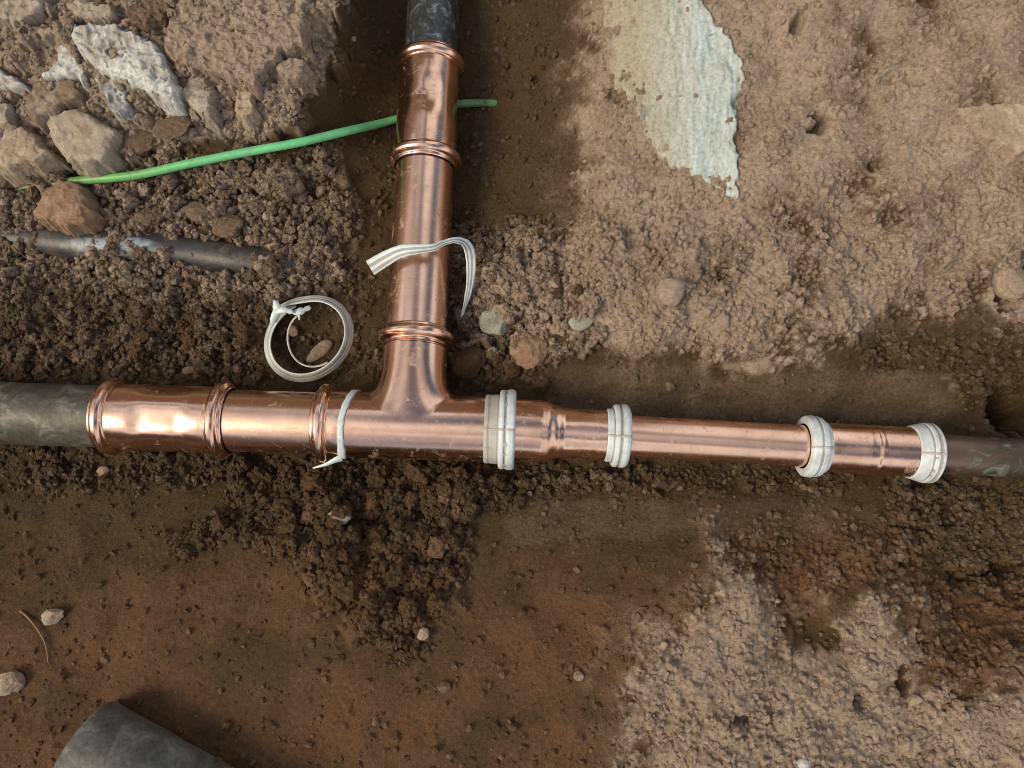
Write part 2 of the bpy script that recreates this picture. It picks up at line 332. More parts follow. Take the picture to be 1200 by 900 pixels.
def slab_mat():
    m, t, b = mat('pale_slab'); k = N(t); v = k.geo()
    mp = k.n('ShaderNodeMapping'); mp.inputs['Scale'].default_value = (1, .16, .3); mp.inputs['Rotation'].default_value = (0, 0, R(6)); k.l(v, mp.inputs[0])
    st = k.noise(230, 6, .7, mp.outputs[0], .4); n2 = k.noise(420, 6, .75, v); n1 = k.noise(24, 4, .6, v)
    sx = k.n('ShaderNodeSeparateXYZ'); k.l(v, sx.inputs[0])
    g = k.n('ShaderNodeMapRange'); k.l(sx.outputs[0], g.inputs[0]); g.inputs[1].default_value = .085; g.inputs[2].default_value = .125
    tone = k.mix(g.outputs[0], (.36, .325, .235), (.47, .55, .54))
    col = k.mix(k.ramp(st, [(.38, (0, 0, 0)), (.62, (1, 1, 1))]), k.mix(.45, tone, (.30, .25, .19)), tone)
    col = k.mix(1.0, col, k.ramp(n2, [(.3, (.62, .6, .56)), (.5, (1, 1, 1)), (.7, (1.25, 1.27, 1.27))]), 'MULTIPLY')
    cv = k.ramp(k.math('ADD', k.attr('soil_cover'), k.math('MULTIPLY', k.math('SUBTRACT', n2, .5), 1.3)), [(.30, (0, 0, 0)), (1.0, (.95, .95, .95))]); col = k.mix(cv, col, k.mix(n1, (.26, .18, .115), (.34, .26, .185)))
    k.l(col, b.inputs['Base Color']); b.inputs['Roughness'].default_value = .85; k.bump(k.math('ADD', n2, st), .6, .0015, b); return m
M['slab'] = slab_mat()

def copper(name, rough, tarn, streak=False):
    m, t, b = mat(name); k = N(t); v = k.coord()
    n1 = k.noise(38, 6, .65, v, .5); n2 = k.noise(240, 5, .7, v); n3 = k.noise(1300, 3, .6, v)
    col = k.mix(k.ramp(n1, [(.42, (0, 0, 0)), (.75, (tarn, tarn, tarn))]), (.93, .60, .43), (.53, .27, .16))
    col = k.mix(k.ramp(n2, [(.64, (0, 0, 0)), (.74, (.55, .55, .55))]), col, (.36, .19, .12))
    mp = k.n('ShaderNodeMapping'); mp.inputs['Scale'].default_value = (.12, 1, 1) if streak else (1, .5, 1); k.l(v, mp.inputs[0])
    n4 = k.noise(420, 4, .7, mp.outputs[0], .3); n5 = k.noise(70, 7, .75, v, 1.2)
    col = k.mix(k.ramp(n4, [(.56, (0, 0, 0)), (.72, (.35, .35, .35))]), col, (.60, .36, .26))
    smear = k.ramp(k.math('ADD', n5, k.math('MULTIPLY', n4, .2)), [(.68, (0, 0, 0)), (.78, (.6, .6, .6))])
    col = k.mix(smear, col, (.34, .25, .19)); k.l(col, b.inputs['Base Color']); k.l(k.math('SUBTRACT', 1.0, k.math('MULTIPLY', smear, .75)), b.inputs['Metallic'])
    rr = k.math('ADD', rough-.06, k.math('MULTIPLY', k.math('ADD', n1, n2), .13)); 
    dust = k.ramp(n2, [(.60, (0, 0, 0)), (.8, (.25, .25, .25))]); k.l(k.math('ADD', k.math('ADD', rr, dust), k.math('MULTIPLY', smear, .4)), b.inputs['Roughness'])
    k.bump(k.math('ADD', k.math('MULTIPLY', n2, 1.0), k.math('MULTIPLY', n3, .25)), .05, .0005, b); return m
M['copper'] = copper('copper_fitting', .13, .55); M['copper_tube'] = copper('copper_tube', .18, .45, True)

def old_pipe(name, c1, c2, c3, rough, metal, scale=55):
    m, t, b = mat(name); k = N(t); v = k.coord()
    n1 = k.noise(scale, 8, .68, v, .8); n2 = k.noise(scale*7, 6, .7, v)
    col = k.ramp(n1, [(.32, c1), (.52, c2), (.70, c3)])
    col = k.mix(1.0, col, k.ramp(n2, [(.3, (.6, .6, .6)), (.5, (1, 1, 1)), (.75, (1.4, 1.4, 1.4))]), 'MULTIPLY')
    k.l(col, b.inputs['Base Color']); b.inputs['Roughness'].default_value = rough; b.inputs['Metallic'].default_value = metal
    k.bump(n2, .25, .0008, b); return m
M['old_left'] = old_pipe('grey_lead_pipe', (.045, .040, .029), (.10, .096, .078), (.24, .24, .21), .55, .35)
M['old_top'] = old_pipe('dark_worn_pipe', (.03, .034, .036), (.075, .085, .09), (.34, .38, .40), .36, .55, 120)
M['offcut'] = old_pipe('dark_grey_offcut', (.065, .066, .056), (.12, .122, .106), (.21, .212, .19), .75, 0)
def verdigris():
    m, t, b = mat('tarnished_copper'); k = N(t); v = k.coord()
    n1 = k.noise(60, 8, .7, v, 1.2); n2 = k.noise(300, 5, .7, v)
    sx = k.n('ShaderNodeSeparateXYZ'); k.l(k.geo(), sx.inputs[0])
    g = k.n('ShaderNodeMapRange'); k.l(sx.outputs[0], g.inputs[0]); g.inputs[1].default_value = .288; g.inputs[2].default_value = .322
    f = k.math('ADD', g.outputs[0], k.math('MULTIPLY', k.math('SUBTRACT', n1, .5), 3.6)); cl = k.n('ShaderNodeClamp'); k.l(f, cl.inputs[0])
    dull = k.ramp(n1, [(.35, (.022, .019, .014)), (.55, (.055, .048, .034)), (.68, (.22, .24, .20))])
    k.l(k.mix(cl.outputs[0], (.25, .165, .12), dull), b.inputs['Base Color'])
    k.l(k.math('SUBTRACT', 1.0, k.math('MULTIPLY', cl.outputs[0], .8)), b.inputs['Metallic']); b.inputs['Roughness'].default_value = .42
    k.bump(n2, .25, .0008, b); return m
M['old_right'] = verdigris()

def plastic(name, base, dark, print_amt=0.0, rough=.42):
    m, t, b = mat(name); k = N(t); v = k.coord()
    n1 = k.noise(90, 6, .65, v); n2 = k.noise(500, 4, .6, v)
    col = k.mix(k.ramp(n1, [(.45, (0, 0, 0)), (.72, (.75, .75, .75))]), base, dark)
    col = k.mix(k.ramp(n2, [(.60, (0, 0, 0)), (.72, (.6, .6, .6))]), col, (.33, .29, .24))
    k.l(col, b.inputs['Base Color']); b.inputs['Roughness'].default_value = rough
    b.inputs['Transmission Weight'].default_value = 0.0
    k.bump(n2, .2, .0005, b); return m
M['ring'] = plastic('white_plastic', (.60, .67, .69), (.33, .33, .31)); M['film'] = plastic('dusty_plastic_film', (.47, .45, .41), (.28, .25, .21), rough=.5)
M['strip'] = plastic('torn_white_plastic', (.58, .67, .69), (.33, .36, .35), rough=.42); M['coil'] = plastic('dusty_white_plastic', (.58, .62, .60), (.38, .37, .33), rough=.45); M['ink'], _t, _b = mat('dark_ink'); _b.inputs['Base Color'].default_value = (.05, .05, .05, 1); _b.inputs['Roughness'].default_value = .6
M['groove_shade'] = plastic('grey_groove_shade', (.34, .33, .31), (.16, .13, .11), rough=.6)  # dirt and shade of the grooves between ribs, put into the colour
def cable_mat():
    m, t, b = mat('green_cable_sheath'); k = N(t); v = k.geo()
    n1 = k.noise(70, 7, .7, v, .5); n2 = k.noise(420, 5, .7, v)
    sx = k.n('ShaderNodeSeparateXYZ'); k.l(v, sx.inputs[0])
    g = k.n('ShaderNodeMapRange'); k.l(sx.outputs[0], g.inputs[0]); g.inputs[1].default_value = -.105; g.inputs[2].default_value = -.075
    g2 = k.n('ShaderNodeMapRange'); k.l(sx.outputs[0], g2.inputs[0]); g2.inputs[1].default_value = -.285; g2.inputs[2].default_value = -.335
    mud = k.math('ADD', k.math('MULTIPLY', k.math('ADD', g.outputs[0], g2.outputs[0]), .62), k.math('MULTIPLY', k.math('SUBTRACT', n1, .42), 2.0)); cl = k.n('ShaderNodeClamp'); k.l(mud, cl.inputs[0])
    g3 = k.n('ShaderNodeMapRange'); k.l(sx.outputs[0], g3.inputs[0]); g3.inputs[1].default_value = -.20; g3.inputs[2].default_value = -.28
    green = k.mix(k.math('MULTIPLY', g3.outputs[0], .7), k.mix(n1, (.08, .50, .18), (.22, .74, .38)), (.16, .42, .07))
    col = k.mix(cl.outputs[0], green, (.085, .075, .03)); col = k.mix(k.ramp(n2, [(.58, (0, 0, 0)), (.68, (.7, .7, .7))]), col, (.30, .30, .2))
    k.l(col, b.inputs['Base Color']); b.inputs['Roughness'].default_value = .45; return m
M['cable'] = cable_mat()
def black_pipe():
    m, t, b = mat('black_plastic_pipe'); k = N(t); v = k.geo()
    n1 = k.noise(60, 7, .7, v, .6); n2 = k.noise(500, 5, .7, v)
    sx = k.n('ShaderNodeSeparateXYZ'); k.l(v, sx.inputs[0])
    dx = k.math('MULTIPLY', k.math('SUBTRACT', sx.outputs[0], W(130, 288, -8)[0]*MM), 1/.040)
    dy = k.math('MULTIPLY', k.math('SUBTRACT', sx.outputs[1], W(130, 288, -8)[1]*MM), 1/.0085)
    q = k.math('ADD', k.math('ADD', k.math('MULTIPLY', dx, dx), k.math('MULTIPLY', dy, dy)), k.math('MULTIPLY', k.math('SUBTRACT', n1, .5), 2.2))
    worn = k.ramp(q, [(.30, (1, 1, 1)), (.85, (0, 0, 0))])
    col = k.mix(worn, k.ramp(n1, [(.35, (.022, .023, .026)), (.6, (.05, .05, .05)), (.72, (.11, .095, .07))]), k.mix(n2, (.10, .14, .17), (.42, .50, .54)))
    n4 = k.noise(34, 8, .75, v, .8); col = k.mix(k.ramp(k.math('ADD', n4, k.math('MULTIPLY', n2, .35)), [(.70, (0, 0, 0)), (.80, (.85, .85, .85))]), col, (.12, .092, .062))
    k.l(col, b.inputs['Base Color']); b.inputs['Roughness'].default_value = .42; k.bump(n2, .3, .0008, b); return m
M['black_pipe'] = black_pipe()
M['root'], _t, _b = mat('dry_root'); _b.inputs['Base Color'].default_value = (.22, .13, .07, 1); _b.inputs['Roughness'].default_value = .9

# ------------------------------------------------------------------ object helpers (coordinates in mm, world)
ORG = {}
def obj(name, verts, faces, m, parent=None, origin=None, shade=True):
    org = ORG[parent.name] if parent else (np.array(origin, float) if origin is not None else np.zeros(3))
    me = bpy.data.meshes.new(name); v = (np.asarray(verts, float)-org)*MM
    me.from_pydata(v.tolist(), [], faces); me.materials.append(m)
    if shade: me.polygons.foreach_set('use_smooth', np.ones(len(me.polygons), bool))
    me.update()
    o = bpy.data.objects.new(name, me); C.objects.link(o)
    if parent: o.parent = parent
    else: o.location = org*MM
    ORG[o.name] = org
    return o
def empty(name, org):
    o = bpy.data.objects.new(name, None); C.objects.link(o); o.location = np.array(org)*MM; o.empty_display_size = .02; ORG[o.name] = np.array(org, float); return o
def tag(o, label=None, cat=None, group=None, kind=None):
    for a, v in (('label', label), ('category', cat), ('group', group), ('kind', kind)):
        if v: o[a] = v
    return o
def frame(d):
    d = np.array(d, float); d /= np.linalg.norm(d)
    up = np.array([0, 0, 1.0]) if abs(d[2]) < .9 else np.array([0, 1.0, 0])
    s = np.cross(up, d); s /= np.linalg.norm(s); u = np.cross(d, s)
    return d, s, u
def lathe(p0, d, prof, segs=72, fn=None, caps=(False, False)):
    """surface of revolution from p0 along d; prof = [(t, r)]; fn(t, angle, r) -> r; angle 0 faces up (camera side)"""
    d, s, u = frame(d); V = []; Fc = []
    for (tt, r) in prof:
        for j in range(segs):
            a = 2*math.pi*j/segs; rr = fn(tt, a, r) if fn else r
            V.append(p0+d*tt+(u*math.cos(a)+s*math.sin(a))*rr)
    for i in range(len(prof)-1):
        for j in range(segs):
            j2 = (j+1) % segs
            Fc.append((i*segs+j, i*segs+j2, (i+1)*segs+j2, (i+1)*segs+j))
    if caps[0]: Fc.append(tuple(range(segs))[::-1])
    if caps[1]: Fc.append(tuple(range((len(prof)-1)*segs, len(prof)*segs)))
    return V, Fc
def merge(*parts):
    V, Fc = [], []
    for v, f in parts:
        o = len(V); V += list(v); Fc += [tuple(i+o for i in q) for q in f]
    return V, Fc
def smooth_prof(pts, step=.9):
    """cubic (monotone-ish) resample of a profile for soft rolled metal"""
    pts = np.array(pts, float); out = []
    for i in range(len(pts)-1):
        n = max(2, int(abs(pts[i+1, 0]-pts[i, 0])/step))
        for k in range(n):
            s = k/n; e = s*s*(3-2*s)
            out.append((pts[i, 0]+(pts[i+1, 0]-pts[i, 0])*s, pts[i, 1]+(pts[i+1, 1]-pts[i, 1])*e))
    out.append(tuple(pts[-1])); return out
def tube(path, rad, segs=14, jitter=0):
    path = [np.array(p, float) for p in path]; V = []; Fc = []
    for i, p in enumerate(path):
        d = path[min(i+1, len(path)-1)]-path[max(i-1, 0)]; d, s, u = frame(d)
        r = rad(i/(len(path)-1)) if callable(rad) else rad
        for j in range(segs):
            a = 2*math.pi*j/segs; V.append(p+(u*math.cos(a)+s*math.sin(a))*r)
    for i in range(len(path)-1):
        for j in range(segs):
            j2 = (j+1) % segs; Fc.append((i*segs+j, i*segs+j2, (i+1)*segs+j2, (i+1)*segs+j))
    Fc.append(tuple(range(segs))[::-1]); Fc.append(tuple(range((len(path)-1)*segs, len(path)*segs)))
    return V, Fc
def spline(pts, n=60):
    pts = np.array(pts, float); pts = np.vstack([2*pts[0]-pts[1], pts, 2*pts[-1]-pts[-2]]); out = []
    m = len(pts)-3
    for q in np.linspace(0, m-1e-6, n):
        i = int(q); s = q-i; a, b_, c, d = pts[i:i+4]
        out.append(.5*((2*b_)+(-a+c)*s+(2*a-5*b_+4*c-d)*s*s+(-a+3*b_-3*c+d)*s**3))
    return out

# ------------------------------------------------------------------ ground sheet
def build_ground():
    ny, nx = X.shape
    me = bpy.data.meshes.new('ground'); co = np.stack([X, Y, Z], -1).reshape(-1, 3).astype(np.float32)*MM
    idx = np.arange(nx*ny).reshape(ny, nx)
    f = np.stack([idx[:-1, :-1], idx[:-1, 1:], idx[1:, 1:], idx[1:, :-1]], -1).reshape(-1, 4)
    me.vertices.add(len(co)); me.vertices.foreach_set('co', co.ravel())
    me.loops.add(f.size); me.loops.foreach_set('vertex_index', f.ravel().astype(np.int32))
    me.polygons.add(len(f)); me.polygons.foreach_set('loop_start', np.arange(0, f.size, 4, dtype=np.int32))
    me.polygons.foreach_set('use_smooth', np.ones(len(f), bool))
    me.update(calc_edges=True)
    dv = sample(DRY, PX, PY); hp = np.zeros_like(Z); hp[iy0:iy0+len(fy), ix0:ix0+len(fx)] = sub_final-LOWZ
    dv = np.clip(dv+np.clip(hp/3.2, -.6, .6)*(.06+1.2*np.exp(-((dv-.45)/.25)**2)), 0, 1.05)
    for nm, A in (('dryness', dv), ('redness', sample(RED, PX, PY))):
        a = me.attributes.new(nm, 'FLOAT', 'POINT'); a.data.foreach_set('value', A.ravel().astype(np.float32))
    me.materials.append(m_soil)
    o = bpy.data.objects.new('ground', me); C.objects.link(o)
    tag(o, 'bare brown soil dug into a trench with dry paler banks', 'ground', kind='structure')
build_ground()

# unseen wall added to dull the copper's upper reflections, with a plinth and coping
def wall():
    m, t, b = mat('added_wall_brown'); k = N(t); v = k.geo(); n1 = k.noise(3, 6, .6, v); n2 = k.noise(60, 5, .6, v)
    k.l(k.mix(k.math('MULTIPLY', k.math('ADD', n1, n2), .5), (.15, .10, .075), (.26, .18, .13)), b.inputs['Base Color']); b.inputs['Roughness'].default_value = .9; k.bump(n2, .4, .004, b)
    def bx(x0, x1, y0, y1, z0, z1):
        V = [(x, y, z) for z in (z0, z1) for y in (y0, y1) for x in (x0, x1)]
        return V, [(0, 2, 3, 1), (4, 5, 7, 6), (0, 1, 5, 4), (2, 6, 7, 3), (0, 4, 6, 2), (1, 3, 7, 5)]
    V, Fc = merge(bx(-6000, 500, 1500, 1850, -400, 1400), bx(-6000, 520, 1470, 1496, -400, 260), bx(-6000, 530, 1450, 1880, 1403, 1490))
    tag(obj('unseen_added_wall', V, Fc, m, shade=False), 'unseen brown wall added beyond the dig to dull the copper reflections', 'wall', kind='structure')
wall()

# ------------------------------------------------------------------ the pipe run
hL0, hM, hR1 = W(-260, 475.5), W(600, 503.5), W(1480, 552.8)
dL = (hM-hL0)/np.linalg.norm(hM-hL0); dR = (hR1-hM)/np.linalg.norm(hR1-hM)
def on_axis(px):
    a, d = (hL0, dL) if px <= 600 else (hM, dR)
    lo, hi = 0, 700
    for _ in range(40):
        mid = (lo+hi)/2; q = a+d*mid
        if to_px(*q)[0] < px: lo = mid
        else: hi = mid
    return a+d*lo
def seg(px0, px1):
    a, b_ = on_axis(600+(px0-600)*.957), on_axis(600+(px1-600)*.957); return a, (b_-a)/np.linalg.norm(b_-a), float(np.linalg.norm(b_-a))
run = empty('copper_pipe_run', on_axis(485))
tag(run, 'copper pipework with a press tee joining left, right and upward pipes in trench', 'pipework')

def collar(L, r0, rb, lip):      # rolled press bead on a socket end, from the lip inwards
    return [(0, lip), (.7, lip+.7), (2.2, lip+.9), (3.3, rb-1.0), (5.0, rb), (7.4, rb), (9.2, rb-1.2), (10.4, r0-.15), (12.5, r0)]
# old grey pipe on the left
p, d, L = seg(-240, 112)
obj('old_pipe', *lathe(p, d, [(i*L/60, 21.0) for i in range(61)], 72, lambda t, a, r: r+.35*mnoise.noise((t/22, math.cos(a)*1.5, math.sin(a)*1.5))), M['old_left'], run)['label'] = 'dull grey old pipe entering from the left'
# 42 mm tube between the coupling and the tee
p, d, L = seg(104, 384); obj('pipe', *lathe(p, d, [(i*L/12, 21.0) for i in range(13)], 96), M['copper_tube'], run)
# left coupling
p, d, L = seg(101, 258)
def dents(t, a, r):
    wgt = math.exp(-((t-L*.52)/17)**4); a2 = (a+math.pi) % (2*math.pi)-math.pi
    return r - wgt*(.85+.6*math.cos(6*a+.6)) - .45*math.exp(-((t-L*.38)/5)**2-((a2+.25)/.5)**2) - .45*math.exp(-((t-L*.68)/5)**2-((a2+.25)/.5)**2)
half = collar(0, 22.7, 26.4, 22.2)
prof = half+[(L-t, r) for t, r in half[::-1]]
cpl = obj('coupling', *lathe(p, d, [(x, y) for x, y in smooth_prof([(12.0, 22.6)]+[(12+i*(L-24)/16, 22.7) for i in range(1, 16)]+[(L-12, 22.6)])], 120, dents), M['copper'], run)
def sub_bead(parent, p, d, r0, rb, lip, name='press_bead', m='copper', wob=.25):
    pr = smooth_prof(collar(0, r0, rb, lip), .5)
    sd_ = random.random()*50
    return obj(name, *lathe(p, d, pr, 120, lambda t, a, r: r+wob*mnoise.noise((math.cos(a)*1.7+sd_, math.sin(a)*1.7, t/9))), M[m], parent)
sub_bead(cpl, p, d, 22.7, 26.4, 22.3); sub_bead(cpl, p+d*L, -d, 22.7, 26.8, 22.3)
# tee
T = on_axis(482); pT, dT, LT = seg(362, 604)
U = W(513.5, -90, -20)
dV = (U-T)/np.linalg.norm(U-T)
def on_v(py):
    py = 600+(py-600)*.957
    lo, hi = 0, 500
    for _ in range(40):
        mid = (lo+hi)/2; q = T+dV*mid
        if to_px(*q)[1] > py: lo = mid
        else: hi = mid
    return lo
RM, RB = 22.4, 21.9
body = lathe(pT, dT, smooth_prof([(11.5, 22.2)]+[(12+i*(LT-24)/30, RM) for i in range(1, 30)]+[(LT-11.5, 22.2)], 2), 120)
def tee_branch():
    # local frame: e1 along the run, e2 up the branch, e3 towards the viewer
    e1 = dT; e3 = np.cross(e1, dV); e3 /= np.linalg.norm(e3); e2 = dV
    hA = on_v(401); V = []; Fc = []; NS, NT = 120, 36; fil = 9.0
    for j in range(NS):
        th = 2*math.pi*j/NS; c, s_ = math.cos(th), math.sin(th)
        A = T+e1*RB*c+e3*RB*s_+e2*hA
        u_ = (RB+fil)*c; phi = s_*math.pi/2*.985
        B = T+e1*u_+(e2*math.cos(phi)+e3*math.sin(phi))*(RM+.06)
        tB = (e1*c*.9+(e3*s_*math.cos(phi)-e2*abs(s_)*math.sin(phi)*1.0)*.6)     # tangent heading out over the main body
        hB = RM*math.cos(phi)
        la = (hA-hB)*.62; P1 = A-e2*la; P2 = B-tB*fil*1.05*abs(c)+e2*0.0 - (0 if abs(c) > .05 else 0)
        P2 = P2 if abs(c) > .3 else P2*abs(c)/.3+(B+e2*4)*(1-abs(c)/.3)
        for i in range(NT+1):
            q = i/NT; V.append(A*(1-q)**3+3*P1*q*(1-q)**2+3*P2*q*q*(1-q)+B*q**3)
    for j in range(NS):
        j2 = (j+1) % NS
        for i in range(NT):
            Fc.append((j*(NT+1)+i, j*(NT+1)+i+1, j2*(NT+1)+i+1, j2*(NT+1)+i))
    return V, Fc
tee = obj('tee_fitting', *merge(body, tee_branch()), M['copper'], run)
sub_bead(tee, pT, dT, 22.2, 27.0, 22.3)
sub_bead(tee, pT+dT*LT, -dT, 22.2, 25.6, 22.3)
hb = on_v(377); sub_bead(tee, T+dV*hb, -dV, 21.9, 26.6, 22.2)
# upright tube, coupling and old pipe on top
h0, h1 = on_v(400), on_v(176)
obj('pipe', *lathe(T+dV*h0, dV, [(i*(h1+20-h0)/12, 21.0) for i in range(13)], 96), M['copper_tube'], run)
hA, hB = on_v(180), on_v(45); LV = hB-hA
def dents2(t, a, r):
    wgt = math.exp(-((t-LV*.55)/14)**4); return r - wgt*(.75+.55*math.cos(6*a+1.1)) - 1.0*math.exp(-((t-LV*.52)/2.6)**2-(((a+math.pi) % (2*math.pi)-math.pi-.12)/.13)**2)
cpv = obj('coupling', *lathe(T+dV*hA, dV, smooth_prof([(12.0, 22.6)]+[(12+i*(LV-24)/16, 22.7) for i in range(1, 16)]+[(LV-12, 22.6)]), 120, dents2), M['copper'], run)
sub_bead(cpv, T+dV*hA, dV, 22.7, 27.0, 22.3); sub_bead(cpv, T+dV*hB, -dV, 22.7, 26.0, 22.3)
obj('old_pipe', *lathe(T+dV*(hB-6), dV, [(i*4.0, 20.0) for i in range(60)], 72, lambda t, a, r: r+.4*mnoise.noise((t/14, math.cos(a)*2, math.sin(a)*2))), M['old_top'], run)['label'] = 'dark worn old pipe at the top'
# reducer 42 -> 28
p, d, L = seg(598, 742)
red = obj('reducer', *lathe(p, d, smooth_prof([(0, 20.9), (6, 20.9), (18, 21.0), (20.5, 21.0), (24, 20.6), (32, 17.6), (36, 16.7), (44, 16.6), (L-13, 16.4), (L-11, 16.2)], 1.0), 96, lambda t, a, r: r-.10*math.exp(-((t-52)/9)**4)*(1+math.cos(6*a))), M['copper'], run)
sub_bead(red, p+d*L, -d, 16.3, 20.0, 15.4)
# 28 mm tube
p, d, L = seg(730, 985); obj('pipe', *lathe(p, d, [(i*L/14, 14.1) for i in range(15)], 80, lambda t, a, r: r+.06*mnoise.noise((t/30, a, 3))), M['copper_tube'], run)
# right coupling
p, d, L = seg(958, 1112)
cpr = obj('coupling', *lathe(p, d, smooth_prof([(10, 16.4), (14, 16.6), (L*.46, 16.7), (L*.485, 16.5), (L*.52, 16.5), (L*.535, 16.9), (L*.555, 16.9), (L*.57, 16.7), (L-13, 16.7), (L-10, 16.4)], .8), 96, lambda t, a, r: r-.10*math.exp(-((t-L*.3)/9)**4)*(1+math.cos(6*a))), M['copper'], run)
sub_bead(cpr, p, d, 16.3, 18.8, 15.4); sub_bead(cpr, p+d*L, -d, 16.3, 18.4, 15.4)
p, d, L = seg(1095, 1460)
obj('old_pipe', *lathe(p, d, [(i*L/40, 13.2) for i in range(41)], 64, lambda t, a, r: r+.25*mnoise.noise((t/16, math.cos(a)*1.5, math.sin(a)*1.5))), M['old_right'], run)['label'] = 'tarnished old pipe leaving to the right'

# white split rings on the beads: ribbed bands with a seam
def split_ring(parent, px0, px1, prof, label, tilt=0.0, seam=True, dirty=.13, filmto=0.0, marks=False):
    parent = run
    p, d, L = seg(px0, px1)
    if tilt:
        d = d+np.array([0, 0, tilt]); d /= np.linalg.norm(d)
    pr = [(t*L, r) for t, r in prof]; sd_ = random.random()*90
    o = obj('split_ring', *lathe(p, d, smooth_prof(pr, .45), 110, lambda t, a, r: r+dirty*mnoise.noise((math.cos(a)*2.2+sd_, math.sin(a)*2.2, t/5))), M['ring'], parent)
    o['label'] = label; o.data.materials.append(M['groove_shade']); o.data.materials.append(M['film'])
    spr = smooth_prof(pr, .45); rr_ = np.array([q[1] for q in spr]); tt_ = np.array([q[0] for q in spr])
    hull = np.array([max(rr_[max(0, i-5):i+6].min(), min(rr_[max(0, i-6):i+1].max(), rr_[i:i+7].max())) for i in range(len(rr_))])
    mi = [1 if hull[i]-rr_[i] > .22 else (2 if tt_[i] < filmto*L else 0) for i in range(len(spr)-1)]
    o.data.polygons.foreach_set('material_index', np.repeat(np.array(mi, np.int32), 110))
    # raised seam tab at the split, towards the viewer
    _, s, u = frame(d); rmax = max(r for t, r in prof)
    ang = -.12; V = []; tmid = max(range(len(prof)), key=lambda i: prof[i][1]); 
    nrm = u*math.cos(ang)+s*math.sin(ang); tg = np.cross(d, nrm)
    if seam:
        vs = []
        for (t, r) in smooth_prof(pr, .8):
            for sg in (-.7, .7): vs += [p+d*t+nrm*(r-.6)+tg*sg*1.3, p+d*t+nrm*(r+.42)+tg*sg]
        nq = len(vs)//4; fs = []
        for i in range(nq-1):
            b0, b1 = i*4, (i+1)*4
            fs += [(b0+1, b0+3, b1+3, b1+1), (b0, b0+1, b1+1, b1), (b0+3, b0+2, b1+2, b1+3)]
        obj('seam', vs, fs, M['film'], o)
    if not marks: return o
    # dark moulded notches round the band
    vs, fs = [], []
    tn = prof[max(1, tmid-2)][0]*L; rn = float(np.interp(tn, [q[0] for q in pr], [q[1] for q in pr]))
    for i in range(26):
        if random.random() < .6: continue
        a = 2*math.pi*i/26+random.uniform(-.05, .05); da = random.uniform(.02, .06); ln = random.uniform(1.2, 2.6)
        b0 = len(vs)
        for aa in (a-da, a+da):
            nn = u*math.cos(aa)+s*math.sin(aa)
            for tt in (tn-ln/2, tn+ln/2):
                rr = float(np.interp(tt, [q[0] for q in pr], [q[1] for q in pr]))
                vs += [p+d*tt+nn*(rr+.22), p+d*tt+nn*(rr-.8)]
        fs += [(b0, b0+2, b0+6, b0+4), (b0, b0+1, b0+3, b0+2), (b0+4, b0+6, b0+7, b0+5), (b0, b0+4, b0+5, b0+1), (b0+2, b0+3, b0+7, b0+6)]
    nt_ = obj('notch_marks', vs, fs, M['groove_shade'], o, shade=False); nt_['kind'] = 'stuff'
    return o
split_ring(tee, 567, 604, [(0, 22.7), (.02, 23.1), (.12, 23.3), (.15, 22.9), (.18, 23.2), (.42, 23.4), (.45, 23.0), (.47, 25.2), (.50, 26.5), (.58, 26.9), (.63, 26.7), (.66, 25.9), (.69, 25.9), (.72, 26.9), (.80, 27.2), (.92, 27.1), (.98, 26.2), (1, 25), (1, 21.5)], 'wide white ring between tee and reducer', filmto=.44, marks=True)
split_ring(red, 714, 742, [(0, 17.0), (.06, 17.9), (.26, 18.1), (.29, 17.6), (.31, 20.0), (.36, 21.0), (.5, 21.2), (.55, 20.4), (.60, 20.5), (.64, 21.3), (.82, 21.4), (.94, 20.6), (1, 18.8), (1, 14.8)], 'white ribbed ring at the narrow end of the reducer')
split_ring(cpr, 956, 982, [(0, 15.2), (0, 19.4), (.07, 20.5), (.34, 20.9), (.40, 20.2), (.46, 20.2), (.52, 20.5), (.74, 19.8), (.82, 18.2), (.96, 17.4), (1, 16.9)], 'loose white flared ring on the left end of the right coupling', .0)
split_ring(cpr, 1085, 1114, [(0, 16.9), (.05, 17.9), (.36, 19.0), (.44, 19.4), (.48, 18.9), (.52, 19.2), (.56, 20.0), (.68, 20.3), (.73, 19.7), (.78, 19.8), (.82, 20.3), (.93, 20.0), (1, 18.6), (1, 14.5)], 'white segmented ring on the right end of the right coupling', marks=True)

# ------------------------------------------------------------------ ribbons of torn plastic
def ribbon(path, widths, nrms, thick=.7, ribs=((-.5, 0), (-.36, .45), (-.2, .45), (-.12, .0), (.02, .45), (.2, .45), (.28, 0), (.4, .4), (.5, 0))):
    path = [np.array(q, float) for q in path]; n = len(path); V = []; Fc = []; m = len(ribs)
    for i in range(n):
        d = path[min(i+1, n-1)]-path[max(i-1, 0)]; d /= np.linalg.norm(d)
        nr = np.array(nrms[i], float); nr -= d*np.dot(nr, d); nr /= np.linalg.norm(nr); sdv = np.cross(d, nr)
        for (q, h) in ribs: V.append(path[i]+sdv*q*widths[i]+nr*(thick/2+h))
        for (q, h) in ribs: V.append(path[i]+sdv*q*widths[i]-nr*thick/2)
    k2 = 2*m
    for i in range(n-1):
        a, b_ = i*k2, (i+1)*k2
        for j in range(m-1):
            Fc.append((a+j, a+j+1, b_+j+1, b_+j)); Fc.append((a+m+j+1, a+m+j, b_+m+j, b_+m+j+1))
        Fc.append((a+m, a, b_, b_+m)); Fc.append((a+m-1, a+2*m-1, b_+2*m-1, b_+m-1))
    Fc.append(tuple(list(range(m))[::-1]+list(range(m, 2*m))))
    e = (n-1)*k2; Fc.append(tuple(list(range(e, e+m))+list(range(e+2*m-1, e+m-1, -1))))
    return V, Fc
